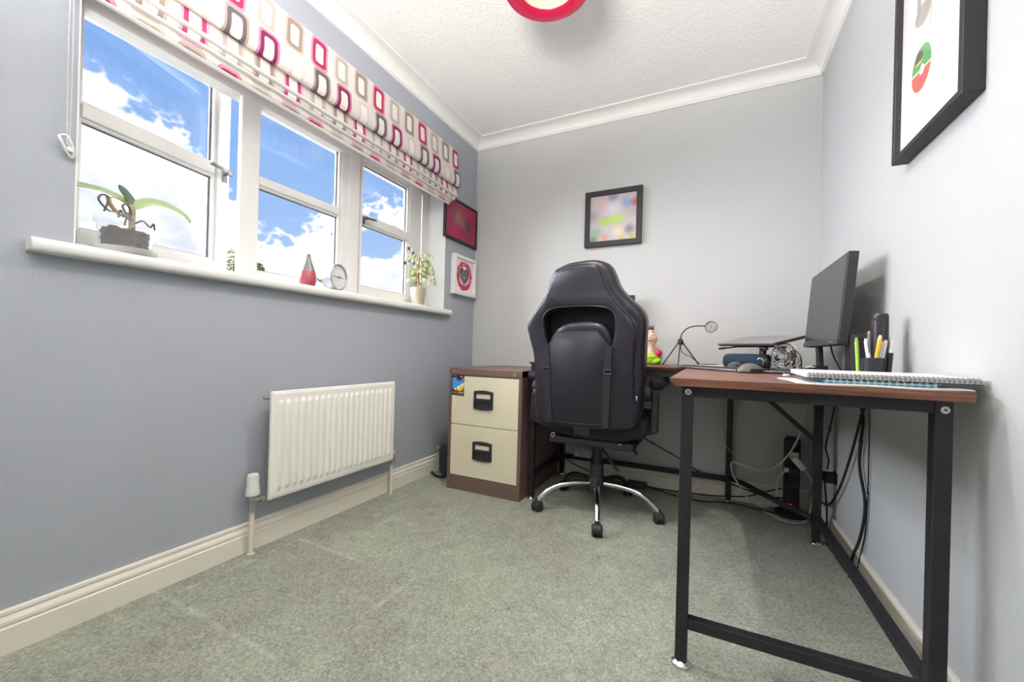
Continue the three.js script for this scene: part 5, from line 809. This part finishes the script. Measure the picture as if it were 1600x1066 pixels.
// ---------- pictures on the walls ----------
function blobs(w, h, base, list) { return canvasTex(w, h, (x) => { x.fillStyle = base; x.fillRect(0, 0, w, h); for (const [cx, cy, r, c, sx = 1] of list) { x.save(); x.translate(cx * w, cy * h); x.scale(sx, 1); const g = x.createRadialGradient(0, 0, 0, 0, 0, r * w); g.addColorStop(0, c); g.addColorStop(0.35, c.replace(/[\d.]+\)$/, (m) => (parseFloat(m) * 0.75) + ')')); g.addColorStop(1, c.replace(/[\d.]+\)$/, '0)')); x.fillStyle = g; x.fillRect(-w * 2, -h * 2, w * 4, h * 4); x.restore(); } }); }
// built facing +z, back at z = 0, centred; then turned to its wall
function picture(label, cat, pos, turn, w, h, depth, fw, frameMat, artTex, opt = {}) {
  const t = thing(opt.name ?? 'picture_frame', label, cat, pos, turn);
  const o = rrect(w, h, 0.001), iw = w - 2 * fw, ih = h - 2 * fw; o.holes.push(new THREE.Path(rrect(iw, ih, 0.0005).getPoints(1)));
  part(t, 'frame', uvBox(extr(o, depth - 0.003, 0.0015, 1).translate(0, 0, 0.0015)), frameMat);
  const az = depth - (opt.recess ?? 0.006);
  if (opt.mat) part(t, 'mount', span(-iw / 2, iw / 2, -ih / 2, ih / 2, 0.002, az - 0.0012), opt.mat, opt.matLabel);
  const [aw, ah] = opt.art ?? [iw, ih];
  part(t, 'print', uvFace(box(aw, ah, 0.001, opt.ax ?? 0, opt.ay ?? 0, az - 0.0006), (opt.ax ?? 0) - aw / 2, (opt.ax ?? 0) + aw / 2, (opt.ay ?? 0) - ah / 2, (opt.ay ?? 0) + ah / 2), std({ map: artTex, roughness: opt.rough ?? 0.5 }), opt.artLabel);
  if (opt.glass) part(t, 'glazing', new THREE.PlaneGeometry(iw, ih).translate(0, 0, az + 0.002), M.glass);
  return t;
}
const frameBlack = std({ color: C(0.012, 0.009, 0.013), roughness: 0.5 });
picture('black-framed photo with a blurred green band, on the back wall above the chair', 'picture', [1.0195, 1.6545, 0], 0, 0.354, 0.354, 0.024, 0.030, frameBlack,
  blobs(256, 256, '#b3aab2', [[0.25, 0.16, 0.20, 'rgba(205,160,140,0.8)'], [0.78, 0.20, 0.15, 'rgba(110,140,200,0.9)'], [0.97, 0.22, 0.12, 'rgba(190,70,80,0.85)'], [0.50, 0.07, 0.14, 'rgba(105,100,150,0.8)'], [0.5, 0.32, 0.25, 'rgba(205,200,212,0.9)'], [0.05, 0.45, 0.22, 'rgba(125,115,125,0.6)'], [0.34, 0.57, 0.14, 'rgba(150,190,40,1)', 1.6], [0.60, 0.53, 0.14, 'rgba(165,200,60,1)', 1.6], [0.15, 0.80, 0.16, 'rgba(110,150,120,0.8)'], [0.08, 0.96, 0.14, 'rgba(60,110,50,0.85)'], [0.33, 0.92, 0.11, 'rgba(205,125,90,0.95)'], [0.60, 0.80, 0.18, 'rgba(215,205,150,0.9)'], [0.50, 0.95, 0.10, 'rgba(165,170,185,0.9)'], [0.86, 0.78, 0.14, 'rgba(85,75,90,0.9)'], [0.92, 0.93, 0.12, 'rgba(155,160,30,0.95)'], [0.70, 0.97, 0.10, 'rgba(185,170,40,0.9)']]), { recess: 0.009, glass: true });
picture('black-framed picture of a blurred crimson scene, on the left wall by the corner', 'picture', [0, 1.680, 0.204], Math.PI / 2, 0.404, 0.284, 0.016, 0.016, frameBlack,
  blobs(256, 180, '#9a2a4c', [[0.9, 0.15, 0.35, 'rgba(165,25,60,0.9)'], [0.5, 0.1, 0.3, 'rgba(160,55,85,0.8)'], [0.38, 0.42, 0.22, 'rgba(150,120,105,0.95)'], [0.22, 0.30, 0.16, 'rgba(110,75,95,0.85)'], [0.55, 0.5, 0.16, 'rgba(150,100,95,0.8)'], [0.72, 0.5, 0.17, 'rgba(70,65,85,0.95)'], [0.72, 0.75, 0.15, 'rgba(90,75,85,0.8)'], [0.3, 0.85, 0.2, 'rgba(185,45,95,0.8)'], [0.9, 0.9, 0.25, 'rgba(165,30,65,0.9)'], [0.05, 0.5, 0.15, 'rgba(130,50,105,0.7)']]), { recess: 0.005 });
picture('white box frame with a grey heart print ringed in pink, below the crimson picture', 'picture', [0, 1.310, 0.165], Math.PI / 2, 0.276, 0.272, 0.035, 0.020, std({ color: C(0.80, 0.79, 0.78), roughness: 0.45 }),
  canvasTex(512, 512, (x, w) => {
    x.fillStyle = '#eee6e2'; x.fillRect(0, 0, w, w); const r = mulberry(9);
    const heart = (s, cx, cy) => { x.beginPath(); x.moveTo(cx, cy + 0.95 * s); x.bezierCurveTo(cx - 0.35 * s, cy + 0.55 * s, cx - 1.05 * s, cy + 0.1 * s, cx - 0.95 * s, cy - 0.45 * s); x.bezierCurveTo(cx - 0.85 * s, cy - 1.0 * s, cx - 0.2 * s, cy - 0.95 * s, cx, cy - 0.42 * s); x.bezierCurveTo(cx + 0.2 * s, cy - 0.95 * s, cx + 0.85 * s, cy - 1.0 * s, cx + 0.95 * s, cy - 0.45 * s); x.bezierCurveTo(cx + 1.05 * s, cy + 0.1 * s, cx + 0.35 * s, cy + 0.55 * s, cx, cy + 0.95 * s); x.closePath(); };
    for (let i = 0; i < 460; i++) { const a = r() * 6.283, k = 150 + r() * 62, px = 256 + Math.cos(a) * k * 0.98, py = 252 + Math.sin(a) * k * 1.05; x.fillStyle = ['rgba(206,32,88,0.75)', 'rgba(214,60,108,0.6)', 'rgba(190,24,74,0.8)'][i % 3]; x.save(); x.translate(px, py); x.rotate(a + 1.57 + (r() - 0.5)); x.fillRect(-16 - r() * 16, -6, 32 + r() * 30, 8 + r() * 8); x.restore(); }
    x.fillStyle = '#d9416f'; heart(172, 256, 256); x.fill(); x.fillStyle = '#e5c4cb'; heart(158, 256, 252); x.fill(); x.fillStyle = '#5e5863'; heart(146, 256, 250); x.fill();
    for (let i = 0; i < 170; i++) { const a = r() * 6.283, k = Math.sqrt(r()) * 105; x.fillStyle = i % 2 ? 'rgba(150,144,152,0.35)' : 'rgba(60,54,64,0.35)'; x.beginPath(); x.arc(256 + Math.cos(a) * k, 240 + Math.sin(a) * k * 0.85, 6 + r() * 16, 0, 7); x.fill(); }
    x.strokeStyle = 'rgba(190,184,190,0.8)'; x.lineWidth = 7; x.beginPath(); x.arc(215, 215, 46, 0.4, 3.6); x.stroke(); x.beginPath(); x.arc(300, 232, 40, 3.4, 7.2); x.stroke(); x.beginPath(); x.arc(256, 300, 26, 0, 6.3); x.stroke();
  }), { recess: 0.016 });
// the tall frame on the right-hand wall: white mount, a green and red record print below a grey guitar head
picture('large black box frame with a green and red disc print on the right-hand wall', 'picture', [W, 1.730, 1.2175], -Math.PI / 2, 0.3605, 0.730, 0.037, 0.014, frameBlack,
  canvasTex(512, 1024, (x, w, h) => {
    x.fillStyle = '#e9e7e2'; x.fillRect(0, 0, w, h);
    const cx = 183, cy = 757, R = 83; x.save(); x.beginPath(); x.arc(cx, cy, R, 0, 7); x.clip(); x.fillStyle = '#3f9a4c'; x.fillRect(cx - R, cy - R, 2 * R, 2 * R); x.translate(cx, cy); x.rotate(0.12); x.fillStyle = '#d9d3c8'; x.fillRect(-R * 1.2, 2, R * 2.4, 9); x.fillStyle = '#d4473f'; x.fillRect(-R * 1.2, 10, R * 2.4, R * 1.2); x.fillStyle = '#4c3a33'; x.beginPath(); x.ellipse(-34, -54, 42, 24, 0.2, 0, 7); x.fill(); x.fillStyle = '#d8c33a'; x.fillRect(-52, -32, 58, 9);
    x.fillStyle = '#e6dfd2'; x.beginPath(); x.moveTo(-14, 8); x.lineTo(2, -16); x.lineTo(22, -6); x.lineTo(30, 12); x.lineTo(16, 26); x.lineTo(-6, 24); x.closePath(); x.fill(); x.fillStyle = '#8d4a3c'; for (let i = 0; i < 4; i++) x.fillRect(-20, 42 + i * 12, 50 - i * 6, 3); x.restore();
    x.fillStyle = '#a49b92'; x.beginPath(); x.ellipse(186, 552, 66, 40, 0.2, 0, 7); x.fill(); x.strokeStyle = '#a8a097'; x.lineWidth = 8; x.beginPath(); x.moveTo(248, 525); x.bezierCurveTo(262, 560, 262, 600, 236, 634); x.stroke(); x.lineWidth = 4; x.beginPath(); x.moveTo(118, 545); x.lineTo(110, 690); x.stroke(); x.fillStyle = '#9b928a'; x.fillRect(136, 250, 34, 290);
  }), { recess: 0.014, glass: true, art: [0.3325, 0.702], name: 'picture_frame' });
// ---------- cables and plugs under the desk ----------
{
  const wc = col(0.62, 0.60, 0.57, 0.5), bk = M.blackMatte;
  const lead = (name, label, pts, r, mat, seg = 70, extra) => { const t = thing(name, label, 'cable', [0, 0, 0]); part(t, 'lead', capTube(pts, r, seg, 8), mat); if (extra) extra(t); return t; };
  lead('white_cable', 'thick white cable sweeping down from under the desk corner in a long curve', [[2.012, 0.69, 0.21], [2.009, 0.574, 0.20], [1.995, 0.486, 0.20], [1.991, 0.435, 0.20], [1.965, 0.358, 0.20], [1.927, 0.292, 0.20], [1.89, 0.250, 0.20], [1.842, 0.226, 0.20], [1.785, 0.233, 0.20], [1.735, 0.242, 0.18], [1.708, 0.230, 0.12], [1.712, 0.175, 0.13], [1.759, 0.101, 0.15], [1.803, 0.049, 0.15], [1.851, 0.033, 0.15], [1.887, 0.052, 0.15], [1.905, 0.097, 0.15], [1.909, 0.156, 0.15], [1.919, 0.190, 0.14], [1.943, 0.223, 0.135]], 0.0042, wc, 160, (t) => part(t, 'plug', box(0.020, 0.022, 0.018, 1.950, 0.232, 0.134, 0.004), M.white));
  lead('white_cable', 'thin white wire sagging along the wall to the top of the black power tower', [[1.624, 0.70, 0.06], [1.632, 0.60, 0.05], [1.66, 0.46, 0.045], [1.716, 0.386, 0.045], [1.79, 0.355, 0.045], [1.878, 0.359, 0.05], [1.955, 0.374, 0.075]], 0.0016, wc, 70, (t) => part(t, 'connector', box(0.006, 0.006, 0.02, 1.624, 0.697, 0.06, 0.002), M.white));
  lead('white_cable', 'fine white wire hanging straight down beside the back desk leg', [[1.606, 0.70, 0.09], [1.640, 0.558, 0.08], [1.650, 0.486, 0.08], [1.660, 0.364, 0.08], [1.690, 0.295, 0.09], [1.759, 0.226, 0.10], [1.805, 0.165, 0.10], [1.849, 0.105, 0.09], [1.80, 0.030, 0.10]], 0.0013, wc, 80, (t) => part(t, 'connector', box(0.012, 0.004, 0.010, 1.606, 0.701, 0.09, 0.001), M.white));
  lead('white_cable', 'small white wire loop curling against the back skirting', [[1.50, 0.035, 0.028], [1.535, 0.085, 0.026], [1.575, 0.090, 0.026], [1.56, 0.045, 0.028], [1.525, 0.012, 0.04], [1.56, 0.004, 0.07], [1.64, 0.004, 0.10]], 0.0014, wc, 60, (t) => part(t, 'plug', box(0.01, 0.005, 0.008, 1.645, 0.004, 0.103, 0.001), wc));
  lead('black_cable', 'black cable slanting down the back wall from behind the chair to the floor', [[0.98, 0.46, 0.035], [1.222, 0.304, 0.03], [1.30, 0.262, 0.028], [1.447, 0.193, 0.028], [1.526, 0.145, 0.028], [1.60, 0.114, 0.026], [1.69, 0.094, 0.021], [1.80, 0.066, 0.024], [1.872, 0.050, 0.03], [1.945, 0.060, 0.045]], 0.0034, bk, 90, (t) => part(t, 'clip', box(0.012, 0.010, 0.008, 1.30, 0.262, 0.026, 0.002), bk));
  lead('black_cable', 'black cable dipping along the skirting towards the power tower', [[0.76, 0.095, 0.026], [0.828, 0.062, 0.026], [0.892, 0.045, 0.028], [1.0, 0.010, 0.035], [1.3, 0.006, 0.05], [1.58, 0.010, 0.040], [1.707, 0.020, 0.026], [1.80, 0.038, 0.024], [1.886, 0.080, 0.026], [1.945, 0.110, 0.045]], 0.0032, bk, 110, (t) => part(t, 'clip', box(0.010, 0.008, 0.008, 1.58, 0.010, 0.040, 0.002), bk));
  lead('black_cable', 'black cable running over the carpet from the adapter brick to the power tower', [[1.272, 0.022, 0.085], [1.33, 0.012, 0.100], [1.457, 0.006, 0.135], [1.56, 0.006, 0.150], [1.66, 0.006, 0.105], [1.76, 0.006, 0.095], [1.84, 0.006, 0.125], [1.915, 0.008, 0.150]], 0.0034, bk, 80, (t) => part(t, 'strain_relief', rod([1.268, 0.022, 0.085], [1.300, 0.017, 0.093], 0.006, 10, 0.0036), bk));
  const ps = thing('power_adapter', 'black laptop power brick with a printed label on the carpet behind the chair', 'adapter', [1.218, 0, 0.078], 0.05);
  const lab = canvasTex(256, 96, (x, w, h) => { x.fillStyle = '#1d1c20'; x.fillRect(0, 0, w, h); x.fillStyle = '#77757c'; const r = mulberry(4); for (let j = 0; j < 7; j++) for (let a = 12; a < 200;) { const b = 6 + r() * 22; x.fillRect(a, 10 + j * 11, b, 4); a += b + 5; } x.fillStyle = '#8c8a90'; for (let i = 0; i < 3; i++) x.fillRect(210 + i * 14, 60, 9, 9); });
  part(ps, 'brick', box(0.112, 0.034, 0.050, 0, 0.018, 0, 0.006, 3), M.blackPlastic); part(ps, 'label', uvFace(box(0.090, 0.026, 0.0008, 0, 0, 0), -0.045, 0.045, -0.013, 0.013).translate(0, 0.018, 0.0254), std({ map: lab, roughness: 0.5 })); part(ps, 'inlet', box(0.012, 0.02, 0.03, -0.06, 0.018, 0, 0.003), M.blackMatte);
  const tw = thing('power_tower', 'black column power strip with a glowing red switch in the floor corner', 'power strip', [1.976, 0, 0.105]);
  part(tw, 'column', [box(0.064, 0.375, 0.064, 0, 0.200, 0, 0.010, 3), box(0.050, 0.01, 0.050, 0, 0.391, 0, 0.004)], M.blackPlastic); part(tw, 'base', lathe([[0, 0], [0.066, 0], [0.070, 0.004], [0.068, 0.016], [0.044, 0.022], [0, 0.022]], 44), M.blackMatte);
  part(tw, 'switch', box(0.010, 0.012, 0.003, -0.008, 0.058, 0.0325, 0.001), std({ color: C(0.5, 0.02, 0.01), emissive: C(1, 0.05, 0.02), emissiveIntensity: 1.6 }), 'glowing red switch'); part(tw, 'socket_face', [0.12, 0.19, 0.26, 0.33].map((y) => box(0.048, 0.046, 0.002, 0, y, 0.0322, 0.001)), M.blackMatte);
  const ad = thing('plug_adapter', 'cream plug-in adapter hanging slantwise from the power tower', 'plug', [1.985, 0.290, 0.178]);
  part(ad, 'body', bar([-0.018, 0.020, 0], [0.030, -0.036, 0.006], 0.030, 0.032, 0.006, [0, 0, 1]), M.creamPlastic = col(0.60, 0.57, 0.50, 0.5)); part(ad, 'plug_face', box(0.040, 0.034, 0.022, -0.008, 0.022, -0.022, 0.006), M.creamPlastic);
  part(ad, 'cable', capTube([[0.030, -0.036, 0.006], [0.041, -0.048, 0.02], [0.058, -0.085, 0.03], [0.060, -0.125, 0.035], [0.056, -0.20, 0.03], [0.048, -0.250, 0.02], [0.038, -0.274, 0.03], [0.005, -0.286, 0.045], [-0.04, -0.287, 0.05], [-0.08, -0.287, 0.02], [-0.13, -0.287, -0.05]], 0.0028, 90, 8), M.creamPlastic);
  // right-hand wall
  const sp = thing('wall_plug', 'black plug in the right-hand wall behind the far desk leg', 'plug', [2.087, 0.285, 0.410]); part(sp, 'pin_face', box(0.006, 0.05, 0.05, -0.003, 0, -0.006, 0.002), M.blackMatte); part(sp, 'body', box(0.040, 0.044, 0.046, -0.026, 0, -0.006, 0.008), M.blackMatte); part(sp, 'cable', capTube([[-0.040, -0.022, 0], [-0.036, -0.07, 0.002], [-0.030, -0.15, 0.0], [-0.030, -0.277, 0.015], [-0.026, -0.280, 0.10], [-0.026, -0.281, 0.17], [-0.024, -0.281, 0.26]], 0.0034, 60, 8), bk);
  lead('black_cable', 'black cable looping from the desk edge back to the far leg along the right-hand wall', [[2.068, 0.715, 0.810], [2.070, 0.653, 0.798], [2.070, 0.575, 0.748], [2.070, 0.443, 0.663], [2.070, 0.305, 0.555], [2.069, 0.187, 0.428], [2.066, 0.150, 0.34], [2.05, 0.135, 0.24]], 0.0046, bk, 80, (t) => part(t, 'tie', cyl(0.0062, 0.0062, 0.008, 2.070, 0.600, 0.764, 12), bk));
  lead('black_cable', 'thick wavy black cable hanging down the right-hand wall to the floor', [[2.072, 0.715, 0.800], [2.074, 0.638, 0.752], [2.075, 0.577, 0.762], [2.075, 0.507, 0.746], [2.075, 0.415, 0.740], [2.075, 0.301, 0.803], [2.073, 0.177, 0.770], [2.064, 0.092, 0.733], [2.060, 0.010, 0.715]], 0.0050, bk, 80, (t) => part(t, 'tie', cyl(0.0066, 0.0066, 0.008, 2.075, 0.507, 0.746, 12), bk));
  lead('black_cable', 'thin straight black cable hanging just right of the thick wavy one', [[2.080, 0.715, 0.800], [2.081, 0.60, 0.802], [2.081, 0.344, 0.805], [2.080, 0.20, 0.790], [2.073, 0.108, 0.772], [2.064, 0.012, 0.765]], 0.0020, bk, 60, (t) => part(t, 'tie', cyl(0.004, 0.004, 0.008, 2.081, 0.344, 0.805, 12), bk));
  lead('black_cable', 'dark cable twisting down beside the far right desk leg', [[2.045, 0.715, 0.53], [2.050, 0.604, 0.518], [2.050, 0.487, 0.441], [2.050, 0.410, 0.400], [2.052, 0.369, 0.440], [2.052, 0.325, 0.425]], 0.0034, bk, 60, (t) => part(t, 'ferrite', cyl(0.006, 0.006, 0.024, 2.050, 0.50, 0.45, 14), M.grey));
  // beside the cabinet
  const bag = thing('black_bag', 'soft black bag tucked between the filing cabinet and the left wall', 'bag', [0.150, 0, 0.405], 0.1);
  part(bag, 'body', warp(box(0.150, 0.205, 0.24, 0, 0.104, 0, 0.05, 6), (v) => { const k = 1 + 0.18 * fbm(v.x * 9, v.y * 9, v.z * 9, 3); v.x *= k; v.z *= k; if (v.y < 0.03) { v.x *= 0.92; } }), col(0.02, 0.02, 0.026, 0.8)); part(bag, 'strap', warp(tube([[-0.02, 0.012, 0.10], [-0.05, 0.008, 0.12], [-0.085, 0.010, 0.112], [-0.112, 0.020, 0.10], [-0.118, 0.030, 0.10]], 0.009, 40, 8), (v) => { v.y = 0.003 + (v.y - 0.003) * 0.9; }), col(0.022, 0.022, 0.03, 0.8));
  const hk = thing('cable_clip', 'small white clip stuck to the left wall near the filing cabinet', 'clip', [0, 0.152, 0.410]); part(hk, 'pad', box(0.004, 0.020, 0.016, 0.002, 0, 0, 0.001), M.white); part(hk, 'hook', tube([[0.004, 0.006, 0.002], [0.012, 0.006, -0.004], [0.014, -0.004, -0.008], [0.006, -0.010, -0.008]], 0.0028, 16, 7), M.white);
  const ds = thing('door_stop', 'small white peg sticking out of the left skirting board', 'peg', [0.018, 0.020, 0.395]); part(ds, 'peg', rod([0, 0, 0], [0.022, 0, 0.002], 0.006, 14, 0.0075), M.white); part(ds, 'washer', rod([0, 0, 0], [0.003, 0, 0], 0.009, 16), M.white);
}
renderer.render(scene, camera);
